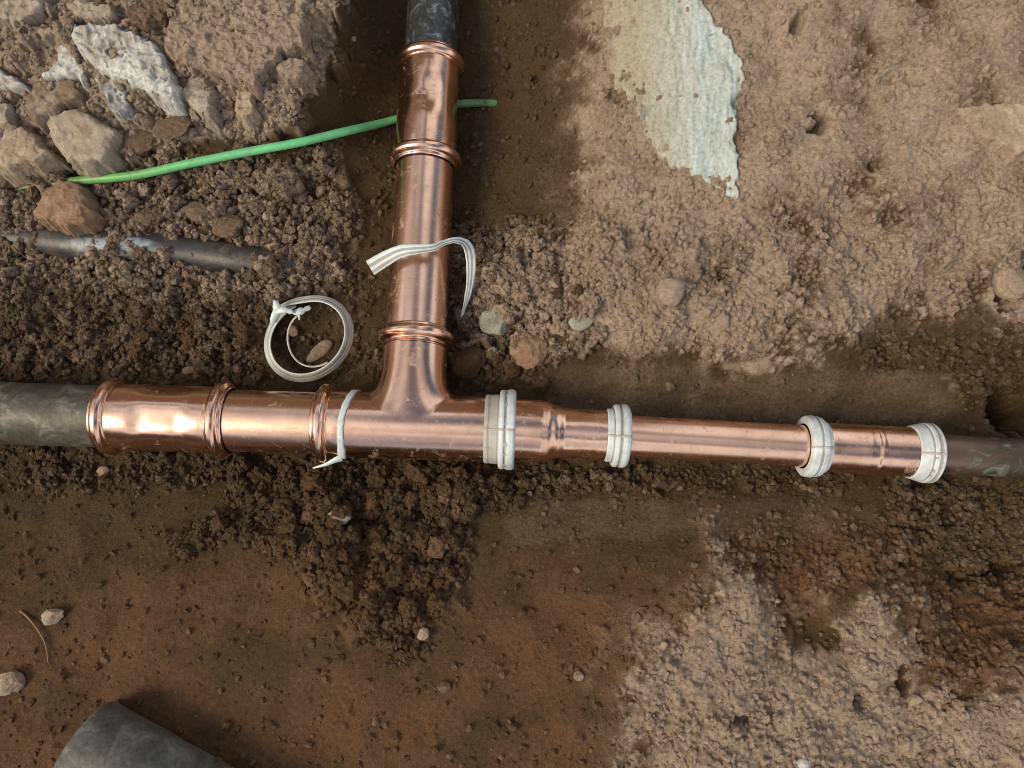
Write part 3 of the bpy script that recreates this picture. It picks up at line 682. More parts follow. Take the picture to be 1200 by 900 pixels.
# strip over the upright pipe
gp = ground_px(541, 372)
ctl = [W(434, 314, 13), W(452, 303, 17), W(470, 294.5, 22.8), W(490, 292, 24.6), W(508, 290, 24.4), W(519, 285, 22.8), W(533, 281.5, 19.5), W(545, 285, 13), W(551, 297, 6), W(552, 318, 0), W(549, 342, -7), np.array([gp[0], gp[1], gp[2]+2.0])]
pth = spline(ctl, 90); nn_ = []; wd = []
for i in range(90):
    q = i/89
    nn_.append(np.array([.1, -.25, 1]) if q < .62 else np.array([.55, .1, .8])*(q-.62)/.38+np.array([.1, -.25, 1])*(1-(q-.62)/.38))
    wd.append(float(np.interp(q, [0, .1, .25, .4, .5, .6, .7, .8, .92, 1], [11, 10, 7.0, 4.4, 3.6, 5, 7.6, 7, 4.6, 1.0]))*(1+.12*mnoise.noise((i/3.1, 1, 5))))
def stripe_faces(o, n, js, m=9):
    o.data.materials.append(M['groove_shade']); per = 2*(m-1)+2; mi = np.zeros(len(o.data.polygons), np.int32)
    for i in range(n-1):
        for j in js: mi[i*per+2*j] = 1
    o.data.polygons.foreach_set('material_index', mi)
strip = obj('plastic_strip', *ribbon(pth, wd, nn_, .8), M['strip'], origin=W(490, 290, 22))
stripe_faces(strip, 90, (2, 3, 5, 6))
tag(strip, 'torn white plastic strip draped across the upright copper pipe', 'plastic strip')
# torn remnant round the tee by its left bead
axA = on_axis(409); _, s0, u0 = frame(dL); pth = []; nn_ = []; wd = []
for i in range(70):
    q = i/69; a = 1.60-q*3.05
    nrm = u0*math.cos(a)-s0*math.sin(a)*-1
    pth.append(axA+dL*(4.2-q*7.0+.8*math.sin(q*9))+nrm*(RM+.75)); nn_.append(nrm); wd.append(4.0*(1+.35*mnoise.noise((i/4.0, 2, 2)))+1.0*(q > .8))
rem = merge(ribbon(pth, wd, nn_, .5, ((-.5, .1), (-.2, .35), (.1, .1), (.5, .3))))
e0 = pth[-1]; tail = spline([pth[-2]+np.array([0, 0, .3]), e0+np.array([-4, -1.6, 2]), e0+np.array([-11, -4.5, 0]), e0+np.array([-20, -6.5, -4])], 24)
rem = merge(rem, ribbon(tail, list(np.linspace(5.5, 1.0, 24)), [np.array([.2, -.6, .8])]*24, .5, ((-.5, 0), (0, .4), (.5, 0))))
torn = obj('torn_ring', *rem, M['strip'], origin=axA); tag(torn, 'torn thin white plastic ring clinging to the tee beside its left bead', 'plastic ring')
# coiled ring lying on the soil
def coil():
    rad = 29.5; z0 = float(sample(MACRO, np.array([362.]), np.array([396.]))[0])+15; c = W(361, 396, z0); kx = rad
    e1 = np.array([1, 0, .10]); e2 = np.array([0, 1, -.06])
    pth, nn_, wd = [], [], []
    n = 150; a0 = R(112); tot = R(-395)*-1
    for i in range(n):
        q = i/(n-1); a = a0+tot*q+0
        r = rad*(1.0+.05*math.sin(2*a+.4))+(4.6 if False else 0)+ (3.4*smooth(.86, 1.0, np.array(q)) if q > .8 else 0) - (0 if q > .12 else 1.2*(1-q/.12))
        zz = 2.2*math.sin(a*1.0+.5)+(3.5*smooth(.84, 1, np.array(q)))
        pth.append(c+e1*r*math.cos(a)+e2*r*math.sin(a)+np.array([0, 0, float(zz)]))
        out = np.array([math.cos(a), math.sin(a), 0]); nn_.append(out*.72+np.array([0, 0, .55+.25*math.sin(a-.6)]))
        wd.append(float(np.interp(q, [0, .03, .1, .9, 1], [6, 9.0, 10.2, 9.0, 2.5])))
    root_ = empty('coiled_plastic_ring', c)
    stripe_faces(obj('band', *ribbon(pth, wd, nn_, .6, ((-.5, 0), (-.44, .25), (-.2, .28), (-.14, .0), (-.06, .26), (.2, .28), (.26, 0), (.34, .22), (.5, .05))), M['coil'], root_), n, (3,))
    inner = []
    for i in range(80):
        q = i/79; a = R(118)+q*R(190); r = 19.0-2.6*math.sin(q*math.pi)+q*4.0
        inner.append(c+np.array([2+r*math.cos(a)*.95, r*math.sin(a), -1+3*math.cos(q*6)]))
    obj('inner_film', *ribbon(inner, [1.5]*80, [np.array([.3, .3, 1])]*80, .35, ((-.5, 0), (0, .2), (.5, 0))), M['film'], root_)
    tz = z0+7
    for (pts, w0) in (([(318, 380, tz-3), (324, 366, tz+1), (323, 352, tz+2)], 6.0), ([(322, 366, tz+2), (332, 363, tz+4), (343, 366, tz+3)], 4.5), ([(343, 366, tz), (351, 365, tz+1), (364, 360, tz-1)], 5.0), ([(350, 366, tz+1), (351, 375, tz-1)], 1.8)):
        sp = spline([W(*q) for q in pts], 16); obj('torn_end', *ribbon(sp, [w0*(.55+.45*math.sin(i/15*3.1)+.3*mnoise.noise((i/2.0, w0, 1))) for i in range(16)], [np.array([.2+.5*math.sin(i*.5+w0), .1, 1]) for i in range(16)], .3, ((-.5, 0), (-.1, .25), (.5, .1))), M['strip'], root_)
    vs, fs = [], []                    # small print-like dark dashes on the upper right of the band
    for i in range(20, 62):
        i2 = n-1-i-24
        if random.random() < .3: continue
        p0 = pth[i2]; dd = pth[i2+1]-pth[i2]; dd /= np.linalg.norm(dd); nr = np.array(nn_[i2], float); nr -= dd*np.dot(nr, dd); nr /= np.linalg.norm(nr); sv = np.cross(dd, nr)
    tag(root_, 'coiled white plastic ring with torn ends lying on dark soil left of upright pipe', 'plastic ring')
coil()

# ------------------------------------------------------------------ green cable, black pipe, offcut, root
def gz(px, py, up): q = ground_px(px, py); return q
cab = [(-10, 228, -26), (18, 222, -9), (60, 216, 0), (100, 211, 3), (160, 205, 6), (225, 191, 9), (290, 178, 10), (350, 167, 10), (405, 154, -3), (440, 146, -24), (470, 138, -33), (510, 126, -30), (548, 121, -30), (574, 121, -33.5), (604, 124, -46)]
pth = spline([W(*q) for q in cab], 150)
tag(obj('green_cable', *tube(pth, lambda q: (3.05+.12*mnoise.noise((q*26, 0, 0)))*(1 if q < .97 else max(.25, 1-((q-.97)/.03)**2*.8)), 20), M['cable'], origin=pth[60]), 'green cable crossing the trench behind the upright pipe', 'cable')
bp = [(-260, 262, -26), (-60, 272, -31), (30, 280, -26.5), (90, 286, -20.5), (150, 290, -20.5), (230, 298, -24), (290, 307, -22.5), (350, 316, -31), (430, 330, -46)]
pth = spline([W(*q) for q in bp], 120)
tag(obj('buried_pipe', *tube(pth, lambda q: 12.6+.3*math.sin(q*23), 40), M['black_pipe'], origin=pth[50]), 'black plastic pipe with a worn blue grey patch half buried in soil', 'pipe')
# offcut at the lower left: thick-walled, closed shape with a bore
e0 = W(98, 853, 24); e1 = W(420, 1030, 20); dO = (e1-e0)/np.linalg.norm(e1-e0)
zb = ground_px(150, 880)[2]
RO = 27.0; e0[2] = e1[2] = zb+RO-7; e0 = W(104, 868, 10); e0[2] = zb+RO-11; dO = np.array([dO[0], dO[1], 0]); dO /= np.linalg.norm(dO)
pr = [(8, RO-4.5), (2, RO-4.5), (.3, RO-3.8), (0, RO-1.5), (.6, RO-.5), (2, RO)]+[(2+i*9, RO) for i in range(1, 34)]
V1, F1 = lathe(e0, dO, [(60, RO-4.5)]+pr, 90, lambda t, a, r: r+.55*mnoise.noise((t/30, math.cos(a)*2, math.sin(a)*2))+.2*mnoise.noise((t/6, math.cos(a)*9, math.sin(a)*9)), caps=(True, True))
tag(obj('pipe_offcut', V1, F1, M['offcut'], origin=e0), 'dark grey cut length of old pipe lying on bare soil at lower left', 'pipe offcut')
rt = []
for (qx, qy, dz) in [(24, 716, .2), (34, 723, 1.2), (44, 734, 2), (52, 746, 2.2), (56, 758, 1.6), (57, 776, .4)]:
    g = ground_px(qx, qy); rt.append(g+np.array([0, 0, dz]))
tag(obj('root_fibre', *tube(spline(rt, 40), lambda q: .9-.5*q, 8), M['root'], origin=rt[2]), 'thin curved dry root fibre lying beside two pale pebbles', 'root')

# ------------------------------------------------------------------ stones
def ico(sub):
    bm = bmesh.new(); bmesh.ops.create_icosphere(bm, subdivisions=sub, radius=1)
    v = np.array([q.co[:] for q in bm.verts]); f = [tuple(x.index for x in q.verts) for q in bm.faces]; bm.free(); return v, f
ICO = {s: ico(s) for s in (1, 2, 3, 4)}
def stone_shape(sub, seed, planes=11, sharp=.75, rough=.05, freq=3.0):
    v, f = ICO[sub]; rs = np.random.default_rng(seed)
    nr = rs.normal(size=(planes, 3)); nr /= np.linalg.norm(nr, axis=1)[:, None]; dd = rs.uniform(.62, .95, planes)
    q = v@nr.T; rad = np.where(q > .05, dd/np.maximum(q, .05), 9).min(1); rad = np.minimum(rad, 1.0)
    rad = sharp*rad+(1-sharp)*.85
    o = seed*7.7
    rad = rad*(1+np.array([rough*(mnoise.noise(Vector(p*freq)+Vector((o, 0, 0)))+.5*mnoise.noise(Vector(p*freq*2.6)+Vector((0, o, 0)))+.35*mnoise.noise(Vector(p*freq*6)+Vector((0, 0, o)))) for p in v]))
    return v*rad[:, None], f
CHIP = dict(planes=9, sharp=1.0, rough=.1)
def stone(name, px, py, wpx, hpx, rot, m, label, cat, sub=3, high=.6, sink=.25, seed=None, group=None, **kw):
    seed = seed or random.randrange(9999); g = ground_px(px, py)
    k = SCALE_MM*(DIST-g[2])/DIST; a, b_ = wpx*k/2, hpx*k/2; h = high*min(a, b_)*1.15
    v, f = stone_shape(sub, seed, **kw); v = v*np.array([a*1.12, b_*1.12, h])
    ca, sa = math.cos(R(rot)), math.sin(R(rot)); v = np.stack([v[:, 0]*ca-v[:, 1]*sa, v[:, 0]*sa+v[:, 1]*ca, v[:, 2]], 1)
    c = np.array([g[0], g[1], g[2]+h*(1-2*sink)*.9])
    o = obj(name, v+c, f, M[m], origin=c, shade=kw.get('planes', 0) != 9); tag(o, label, cat, group); return o
def outline_rock(name, poly, m, label, cat, high, edge, tilt=(0, 0), facet=.6, grain=.5, cellp=9.0, lift=0.0, seed=1, st=.7, ragged=1.0):
    """a solid lump whose plan follows an outline at its own height, with a domed broken top and a body going down into the soil"""
    if 'whitest among' in label: mx, my = 150, 70; poly = [(mx+(x-mx)*1.14, my+(y-my)*1.16) for x, y in poly]
    pts = [ground_px(max(x, -60), max(y, -60)) for x, y in poly]
    zc = float(np.median([q[2] for q in pts]))+lift; w_ = [W(x, y, zc+high*.5) for x, y in poly]; pl = [(q[0], q[1]) for q in w_]
    x0, x1 = min(p[0] for p in pl), max(p[0] for p in pl); y0, y1 = min(p[1] for p in pl), max(p[1] for p in pl); cx_, cy_ = (x0+x1)/2, (y0+y1)/2
    gx = np.arange(x0-4, x1+4, st); gy = np.arange(y0-4, y1+4, st); SX, SY = np.meshgrid(gx, gy)
    sdv = poly_sd(pl, SX, SY)+ragged*(perlin(SX/9, SY/9, seed)*2.2+perlin(SX/4, SY/4, seed+1)*.5)
    q = np.clip(sdv/(edge*.65), 0, 1); dome = np.sqrt(np.clip(1-(1-q)**2, 0, 1))
    a = perlin(SX/cellp, SY/cellp, seed+2); b_ = perlin(SX/(cellp*.55)+a, SY/(cellp*.6), seed+3)
    fac = -np.abs(a)*2.2+np.round(b_*2.2)*.45
    SZ = zc+tilt[0]*(SX-cx_)+tilt[1]*(SY-cy_)+high*.8*dome+facet*fac*q+1.2*grain*(perlin(SX/4.4, SY/4.4, seed+4)+.6*perlin(SX/2.4, SY/2.4, seed+5))
    SZ = SZ-16*(1-smooth(-1.0, 3.2, sdv))
    ok = sdv > -1.2; cells = ok[:-1, :-1] & ok[1:, :-1] & ok[:-1, 1:] & ok[1:, 1:]
    used = np.zeros_like(ok); used[:-1, :-1] |= cells; used[1:, :-1] |= cells; used[:-1, 1:] |= cells; used[1:, 1:] |= cells
    idx = -np.ones(SX.shape, int); idx[used] = np.arange(used.sum()); V = np.stack([SX[used], SY[used], SZ[used]], 1); aa, bb = np.where(cells)
    ox = perlin(V[:, 0]/4.2+V[:, 2]/3.1, V[:, 1]/4.2-V[:, 2]/3.7, seed+6); oy = perlin(V[:, 1]/4.0+V[:, 2]/2.9, V[:, 0]/4.4+V[:, 2]/3.3, seed+7)
    V[:, 0] += 1.5*ox; V[:, 1] += 1.5*oy
    Fc = [(int(idx[i, j]), int(idx[i, j+1]), int(idx[i+1, j+1]), int(idx[i+1, j])) for i, j in zip(aa, bb)]
    rimset = {}
    for f in Fc:
        for i in range(4): rimset[(f[i], f[(i+1) % 4])] = 1
    rim = [e for e in rimset if (e[1], e[0]) not in rimset]; bi = {}; ex = []
    for e in rim:
        for i in e:
            if i not in bi: bi[i] = len(V)+len(ex); ex.append((V[i, 0], V[i, 1], zc-20))
    Fc += [(e[1], e[0], bi[e[0]], bi[e[1]]) for e in rim]
    V = np.vstack([V, np.array(ex)]); o = obj(name, V, Fc, M[m] if isinstance(m, str) else m, origin=(cx_, cy_, zc)); tag(o, label, cat); return o
outline_rock('limestone_lump', [(87,37),(115,31),(138,33),(162,43),(182,55),(191,72),(203,95),(197,110),(179,110),(162,97),(144,93),(130,89),(118,83),(101,64),(90,55)], 'white_rock', 'large cracked pale limestone lump, the whitest among the rubble', 'stone', 8, 9, (0.02, .05), 1.6, .5, 9, 3, 101)
outline_rock('limestone_lump', [(110,87),(144,92),(163,98),(152,112),(154,128),(139,136),(126,128),(113,106)], 'blue_rock', 'crumbling blue grey stone directly under the whitest limestone lump', 'stone', 6, 7, (0, 0), 1.0, .8, 6, 1, 102)
outline_rock('limestone_lump', [(43,90),(64,73),(67,52),(79,48),(95,63),(105,88),(97,105),(87,90),(58,92)], 'white_rock', 'pale stone wedged left of the whitest limestone lump', 'stone', 7, 8, (0, 0), .8, .5, 8, 2, 103)
outline_rock('stained_stone', [(25,112),(43,93),(87,90),(98,105),(94,118),(72,128),(52,141),(43,149),(31,137)], 'dust_stone', 'brown stained stone sitting between pale stones and a rounded grey lump', 'stone', 9, 12, (0, 0), .8, .35, 12, 3, 104)
outline_rock('mortar_lump', [(52,148),(57,134),(84,127),(104,129),(127,142),(140,151),(137,171),(122,190),(95,196),(77,191),(63,174)], 'grey_rock', 'rounded grey mortar lump above the left end of the green cable', 'stone', 14, 14, (0, .1), .6, .3, 14, 3, 105)
outline_rock('rubble_stone', [(-30,150),(32,147),(44,156),(65,183),(38,194),(14,201),(-30,197)], 'tan_rock', 'flat tan stone at the left edge above the cable end', 'stone', 10, 9, (0, .05), .6, .5, 10, 3, 106)
outline_rock('rubble_stone', [(-30,64),(17,86),(31,95),(31,104),(14,107),(-30,103)], 'white_rock', 'small pale stone cut off by the left edge', 'stone', 8, 7, (0, 0), .7, .4, 8, 3, 107)
outline_rock('rubble_stone', [(-30,108),(14,119),(13,147),(-30,150)], 'grey_rock', 'upright grey stone at the left edge under a pale one', 'stone', 7, 7, (0, 0), .7, .5, 8, 2, 108)
outline_rock('brown_stone', [(32,251),(50,223),(69,207),(87,206),(102,219),(115,250),(99,267),(74,269),(40,258)], 'brown_rock', 'round brown stone resting on the buried end of the green cable', 'stone', 17, 19, (0, 0), .5, .5, 15, 6, 109)
outline_rock('soil_block', [(193,27),(213,7),(253,-30),(366,-30),(360,27),(361,50),(333,62),(312,83),(300,99),(280,99),(253,87),(213,80),(190,63)], 'dry_clod', 'biggest dry soil block along the top left bank edge', 'soil block', 8, 12, (0, 0), 1.6, 1.1, 13, 4, 110, ragged=1.5)
outline_rock('soil_block', [(315,83),(328,66),(358,63),(362,88),(334,103)], 'dry_clod', 'small dry soil block tucked under the biggest one', 'soil block', 6, 8, (0, 0), .9, .9, 8, 2, 111, ragged=1.3)
outline_rock('pale_stone', [(1118,126),(1150,118),(1190,120),(1240,128),(1240,182),(1196,178),(1160,164),(1132,148)], 'tan_rock', 'flat pale stone face bedded in the right bank at the right edge', 'stone', 2.5, 8, (0, .12), .4, .35, 14, 1, 119)
outline_rock('soil_block', [(275,104),(299,102),(304,131),(288,144),(272,131)], 'tan_rock', 'knobbly tan soil lump with dark gap to its left', 'soil block', 9, 8, (0, 0), .9, .8, 7, 1, 113)
outline_rock('soil_block', [(200,100),(232,83),(254,98),(248,140),(230,135),(207,113)], 'grey_rock', 'flat greyish soil block right of the white limestone', 'soil block', 6, 9, (0, 0), .8, .5, 9, 2, 114)
outline_rock('soil_block', [(38,38),(57,27),(72,33),(70,42),(50,45)], 'tan_rock', 'flat tan chip above the white stones', 'stone', 5, 5, (0, 0), .6, .4, 7, 2, 115)
outline_rock('soil_block', [(-30,-30),(22,-25),(60,-10),(50,14),(24,30),(-30,24)], 'grey_rock', 'grey rubble lump at the top left corner', 'stone', 8, 9, (0, 0), 1.0, .8, 9, 2, 116)
outline_rock('soil_block', [(72,2),(92,-6),(130,2),(138,18),(112,26),(84,22)], 'grey_rock', 'low greyish soil lump above the whitest limestone', 'soil block', 6, 7, (0, 0), 1.0, .9, 8, 2, 117)
outline_rock('soil_block', [(142,10),(176,-10),(206,-4),(196,24),(168,36),(148,30)], 'half_clod', 'brown soil lump between the limestone and the biggest soil block', 'soil block', 6, 7, (0, 0), 1.0, .9, 8, 1, 118)
stone('soil_block', 166, 168, 42, 34, 10, 'half_clod', 'brown soil lump right of the grey mortar lump', 'soil block', 3, .6, .2, 56, **CHIP)
stone('soil_block', 205, 152, 46, 26, 14, 'half_clod', 'low brown lump just above the green cable', 'soil block', 3, .5, .2, 59, **CHIP)
stone('soil_block', 236, 250, 36, 24, -8, 'half_clod', 'reddish brown lump between the cable and the black pipe', 'soil block', 3, .6, .2, 60, **CHIP)
stone('soil_block', 172, 256, 26, 20, 0, 'half_clod', 'small tan lump above the worn patch of the black pipe', 'stone', 3, .6, .2, 61, **CHIP)
stone('soil_block', 270, 268, 36, 28, 10, 'half_clod', 'crumbly clod touching the right part of the black pipe', 'soil block', 3, .6, .2, 62, **CHIP)
stone('grey_pebble', 581, 377, 36, 34, 10, 'green_grey', 'round green grey stone in crumbs right of the upright pipe', 'stone', 4, .7, .42, 63, **CHIP)
stone('yellow_stone', 620, 408, 40, 44, 0, 'brown_rock', 'yellowish brown stone below the green grey one', 'stone', 4, .6, .42, 64, **CHIP)
stone('grey_pebble', 680, 378, 28, 18, 14, 'green_grey', 'small flat green grey chip at the foot of the right bank', 'stone', 3, .5, .42, 65, **CHIP)
stone('bank_lump', 786, 342, 34, 36, 0, 'dry_clod', 'single dry soil knob sticking out of the right bank', 'soil block', 4, .7, .3, 66, rough=.1)
stone('bank_lump', 548, 424, 46, 38, 10, 'wet_clod', 'moist soil lump in the corner right of the tee branch', 'soil block', 4, .6, .42, 67, **CHIP)
stone('bank_lump', 1192, 322, 40, 50, 10, 'dry_clod', 'dry soil lump at the right edge of the bank', 'soil block', 4, .7, .3, 68, rough=.1)
stone('white_pebble', 16, 798, 28, 26, -10, 'tan_rock', 'pale round pebble on bare soil near the left edge', 'pebble', 3, .8, .15, 71, **CHIP)
stone('white_pebble', 65, 721, 25, 17, 30, 'tan_rock', 'pale angular pebble beside the thin dry root', 'pebble', 3, .8, .15, 72, **CHIP)
stone('shard', 374, 412, 36, 16, 38, 'dust_stone', 'flat brown shard lying inside the coiled plastic ring', 'stone chip', 3, .4, .15, 73, planes=7, sharp=.95)
stone('shard', 345, 388, 12, 14, 0, 'dust_stone', 'small brown crumb inside the left of the coiled ring', 'stone chip', 3, .6, .15, 74)
stone('grey_chip', 678, 791, 11, 10, 0, 'dust_stone', 'pale chip on smooth soil left of the lower right dry patch', 'pebble', 3, .8, .1, 75, **CHIP)
stone('grey_chip', 520, 805, 14, 11, 10, 'half_clod', 'small brown pebble alone on the smooth lower bank', 'pebble', 3, .7, .1, 76, **CHIP)
stone('grey_chip', 496, 742, 13, 13, 0, 'tan_rock', 'pale pebble at the lower right tip of the soil heap', 'pebble', 3, .8, .1, 77, **CHIP)
stone('grey_chip', 402, 605, 24, 18, 0, 'green_grey', 'green grey chip among the dark heap below the tee', 'stone', 3, .6, .1, 78, **CHIP)
stone('grey_chip', 122, 552, 14, 10, 20, 'dust_stone', 'pale chip under the left coupling', 'pebble', 3, .7, .1, 79, **CHIP)
stone('grey_chip', 222, 434, 14, 9, 15, 'dust_stone', 'pale chip just above the left coupling', 'pebble', 3, .7, .1, 80, **CHIP)
stone('grey_chip', 1070, 820, 16, 12, 15, 'tan_rock', 'white chip on the lower right dry patch near its upper edge', 'pebble', 3, .7, .1, 81, **CHIP)
stone('grey_chip', 938, 896, 18, 12, 15, 'white_rock', 'white chip at the bottom edge of the dry patch', 'pebble', 3, .7, .1, 82, **CHIP)
# pale slab bedded in the right bank
def slab():
    outl = [(700, -60), (790, -60), (838, 18), (858, 45), (872, 72), (874, 100), (868, 128), (862, 160), (868, 190), (866, 238), (842, 226), (806, 204), (786, 200), (768, 182), (752, 160), (738, 122), (716, 100), (706, 60)]
    pz = [ground_px(x, min(max(y, -40), 890))+np.array([0, 0, 0]) for x, y in outl]
    A = np.array([[q[0], q[1], 1] for q in pz]); co = np.linalg.lstsq(A, np.array([q[2] for q in pz]), rcond=None)[0]
    poly = [(q[0], q[1]) for q in pz]
    x0, x1 = min(p[0] for p in poly), max(p[0] for p in poly); y0, y1 = min(p[1] for p in poly), max(p[1] for p in poly)
    st = .95; gx = np.arange(x0-4, x1+4, st); gy = np.arange(y0-4, y1+4, st); SX, SY = np.meshgrid(gx, gy)
    G0 = bil(MED, (SX-fx[0])/DXY, (SY-fy[0])/DXY)
    sdv = poly_sd(poly, SX, SY) + perlin(SX/7, SY/7, 71)*2.0 + perlin(SX/3, SY/3, 72)*.9
    top = G0+1.5*smooth(x0, x1, SX)+.9 + perlin(SX/9, SY/26, 73)*1.2 + perlin(SX/3.2, SY/9, 74)*.9 + perlin(SX/2, SY/2.4, 75)*.6
    chip = .6*np.maximum(0, perlin(SX/16, SY/20, 77)-.18)*9*smooth(30, 0, sdv); top -= chip
    SZ = top - 26*(1-smooth(-.5, 2.2, sdv))
    keep = sdv > -2.0; idx = -np.ones(SX.shape, int); ok = keep
    cells = ok[:-1, :-1] & ok[1:, :-1] & ok[:-1, 1:] & ok[1:, 1:]
    used = np.zeros_like(ok); used[:-1, :-1] |= cells; used[1:, :-1] |= cells; used[:-1, 1:] |= cells; used[1:, 1:] |= cells
    idx[used] = np.arange(used.sum()); V = np.stack([SX[used], SY[used], SZ[used]], 1)
    cy, cx = np.where(cells)
    Fc = [(int(idx[a, b_]), int(idx[a, b_+1]), int(idx[a+1, b_+1]), int(idx[a+1, b_])) for a, b_ in zip(cy, cx)]
    cov = (.22*smooth(16, 1, sdv)*(1-smooth(.3, .7, (SX-x0)/(x1-x0))) + .16*(1-smooth(.0, .6, (SX-x0)/(x1-x0))) + .18*smooth(.72, 1.0, (SY-y0)/(y1-y0)) + .7*(perlin(SX/12, SY/30, 78)+.6*perlin(SX/4, SY/9, 79)) - .24)[used]
    # back and rim close the block
    nV = len(V); VB = V.copy(); VB[:, 2] = VB[:, 2].min()-12
    edges = {}
    for q in Fc:
        for i in range(4):
            e = (q[i], q[(i+1) % 4]); edges[e] = 1
    rim = [e for e in edges if (e[1], e[0]) not in edges]
    bi = {}; ex = []
    for e in rim:
        for i in e:
            if i not in bi: bi[i] = nV+len(ex); ex.append(VB[i])
    Fc += [(e[1], e[0], bi[e[0]], bi[e[1]]) for e in rim]
    V = np.vstack([V, np.array(ex)])
    o = obj('pale_slab', V, Fc, M['slab'], origin=V.mean(0)); ca_ = o.data.attributes.new('soil_cover', 'FLOAT', 'POINT'); ca_.data.foreach_set('value', np.clip(np.r_[cov, np.ones(len(ex))], 0, 1).astype(np.float32)); tag(o, 'large pale streaked stone slab bedded in the right hand bank', 'stone slab')
slab()

# ------------------------------------------------------------------ soil clods one can tell apart: copies of a few meshes
def clod_mesh(i):
    v, f = stone_shape(3, 300+i, planes=8, sharp=.8, rough=.22, freq=2.4)
    o_ = i*3.3
    v = v*np.array([1+.55*(.42-mnoise.voronoi(Vector(p*2.9)+Vector((o_, 0, 0)))[0][0])+.30*(.4-mnoise.voronoi(Vector(p*5.5)+Vector((0, o_, 0)))[0][0]) for p in v])[:, None]
    me = bpy.data.meshes.new('soil_clod'); me.from_pydata((v*MM).tolist(), [], f); me.update(); return me
CM = {}
for mk in ('dry_clod', 'half_clod', 'wet_clod', 'red_clod', 'tan_rock'):
    CM[mk] = []
    for i in range(5):
        me = clod_mesh(i+7*len(CM)); me.materials.append(M[mk]); CM[mk].append(bpy.data.objects.new('soil_clod', me))
def clods(poly, count, rlo, rhi, mats, label, cat, group, pw=1.6, sink=.34):
    xs_ = [p[0] for p in poly]; ys_ = [p[1] for p in poly]; done = 0; guard = 0
    while done < count and guard < count*40:
        guard += 1
        qx, qy = random.uniform(max(min(xs_), -10), min(max(xs_), 1210)), random.uniform(max(min(ys_), -10), min(max(ys_), 910))
        if poly_sd(poly, np.array([qx]), np.array([qy]))[0] < 4: continue
        g = ground_px(qx, qy); r = rlo*(rhi/rlo)**(random.random()**pw)
        proto = random.choice(CM[random.choice(mats)]); o = proto.copy(); o.name = 'soil_clod'; C.objects.link(o)
        o.scale = (r*random.uniform(.85, 1.25), r*random.uniform(.8, 1.1), r*random.uniform(.65, .95))
        o.rotation_euler = (random.uniform(-.4, .4), random.uniform(-.4, .4), random.uniform(0, 6.28))
        o.location = (g[0]*MM, g[1]*MM, (g[2]+r*.75*(1-2*sink))*MM); tag(o, label, cat, group); done += 1
clods(POLY_HEAP, 85, 3.2, 9.5, ['wet_clod', 'wet_clod', 'wet_clod', 'red_clod'], 'dark crumbly soil clod in the heap below the copper tee', 'soil clod', 'soil clods heaped below the tee')
clods([(0, 190), (390, 180), (400, 320), (330, 345), (110, 330), (0, 255)], 55, 2.8, 6.5, ['half_clod', 'half_clod', 'half_clod', 'dry_clod'], 'grey brown soil clod along the green cable and black pipe', 'soil clod', 'clods around the cable and black pipe')
clods([(0, 335), (310, 345), (310, 440), (0, 440)], 50, 2.8, 7.5, ['wet_clod', 'wet_clod', 'half_clod'], 'moist soil clod between the black pipe and left coupling', 'soil clod', 'clods above the left coupling')
clods([(0, 0), (400, 0), (390, 70), (340, 150), (130, 190), (0, 60)], 30, 2.6, 6.5, ['dry_clod', 'dry_clod', 'half_clod'], 'dry soil clod among the rubble on the top left bank', 'soil clod', 'clods on the top left bank')
clods([(535, 290), (640, 260), (690, 330), (690, 405), (620, 440), (540, 440)], 40, 2.6, 6.5, ['half_clod', 'dry_clod', 'wet_clod'], 'soil clod in the crumbs right of the upright pipe', 'soil clod', 'clods right of the upright pipe')
clods([(610, 548), (1000, 562), (1000, 578), (620, 580)], 30, 2.2, 4.6, ['half_clod', 'wet_clod'], 'soil crumb along the lower side of the narrow copper pipe', 'soil clod', 'crumbs under the narrow pipe')

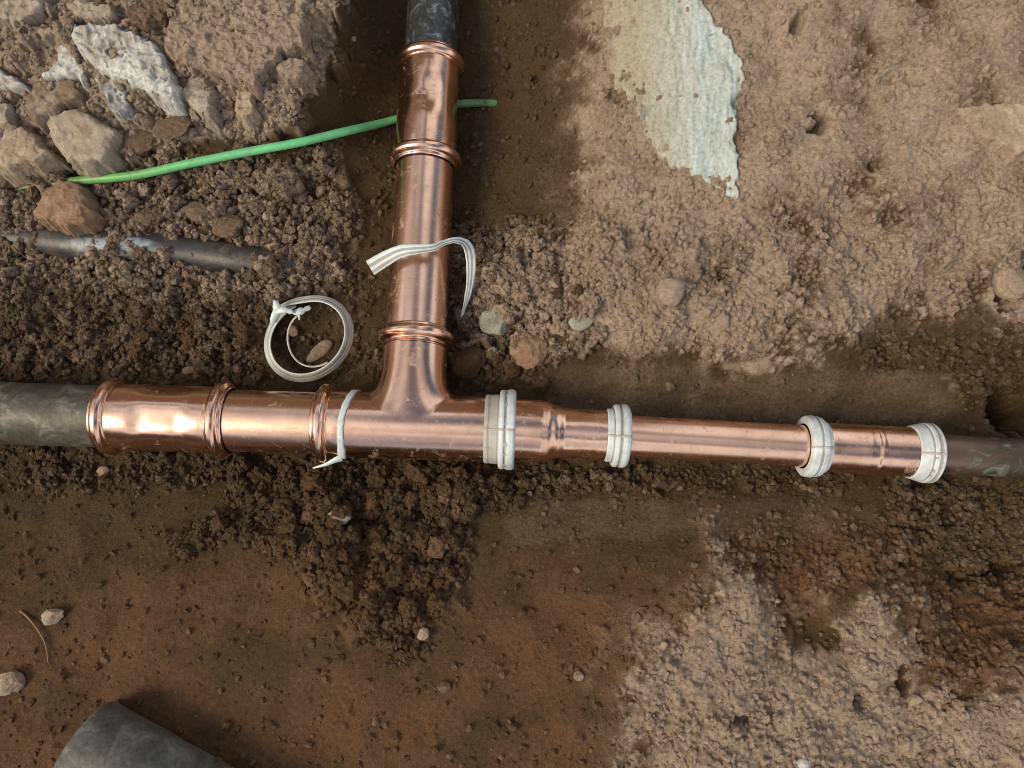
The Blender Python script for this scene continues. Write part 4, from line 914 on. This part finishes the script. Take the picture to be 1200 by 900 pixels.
# loose crumbs nobody could count: one mesh
def crumbs():
    v0, f0 = ICO[1]; V12 = np.array([(0, .53, .85), (0, -.53, .85), (0, .53, -.85), (0, -.53, -.85), (.53, .85, 0), (-.53, .85, 0), (.53, -.85, 0), (-.53, -.85, 0), (.85, 0, .53), (-.85, 0, .53), (.85, 0, -.53), (-.85, 0, -.53)])
    bm = bmesh.new(); [bm.verts.new(q) for q in V12]; bmesh.ops.convex_hull(bm, input=bm.verts[:]); bm.verts.index_update(); f0 = np.array([[q.index for q in f.verts] for f in bm.faces]); bm.free()
    tries = rng.random((260000, 3)); tpx = -30+tries[:, 0]*1260; tpy = -30+tries[:, 1]*960
    dens = sample(CRUMB*.8+FINE*.22+.02, tpx, tpy); ok = np.where(tries[:, 2]*1.5 < dens)[0][:46000]; tpx, tpy = tpx[ok], tpy[ok]; nk = len(ok)
    z = sample(MACRO, tpx, tpy)
    for _ in range(3):
        d = FWD[None, :]+((tpx-600)/F_PX)[:, None]*RIGHT+((450-tpy)/F_PX)[:, None]*UP; c = CAM+d*((z-CAM[2])/d[:, 2])[:, None]; z = bil(sub_final, (c[:, 0]-fx[0])/DXY, (c[:, 1]-fy[0])/DXY)
    r = .62*(4.2**(rng.random(nk)**2.0)); a = rng.random(nk)*6.283; ca, sa = np.cos(a)[:, None], np.sin(a)[:, None]
    v = V12[None]*(1+rng.uniform(-.34, .34, (nk, 12, 1)))*np.array([1.15, .9, .8])+rng.uniform(-.18, .18, (nk, 12, 3))
    v = np.stack([v[..., 0]*ca-v[..., 1]*sa, v[..., 0]*sa+v[..., 1]*ca, v[..., 2]], -1)*r[:, None, None]+(c*[1, 1, 0]+np.stack([0*z, 0*z, z+r*.35], 1))[:, None, :]
    VV = [v.reshape(-1, 3)]; FF = [(f0[None]+12*np.arange(nk)[:, None, None]).reshape(-1, 3)]
    dv = np.repeat(sample(DRY, tpx, tpy)*.9+rng.uniform(-.08, .24, nk)*(rng.random(nk) > .3)*np.where(sample(m_heap, tpx, tpy) > .4, .35, 1), 12); rv = np.repeat(sample(RED, tpx, tpy), 12)
    V = np.vstack(VV); Fa = np.vstack(FF)
    o = obj('loose_soil_crumbs', V, [tuple(q) for q in Fa.tolist()], m_soil, shade=False)
    for nm, A in (('dryness', dv), ('redness', rv)):
        a = o.data.attributes.new(nm, 'FLOAT', 'POINT'); a.data.foreach_set('value', np.clip(np.array(A, np.float32), 0, 1))
    tag(o, 'fine loose soil crumbs scattered over the trench', 'soil crumbs', kind='stuff')
crumbs()
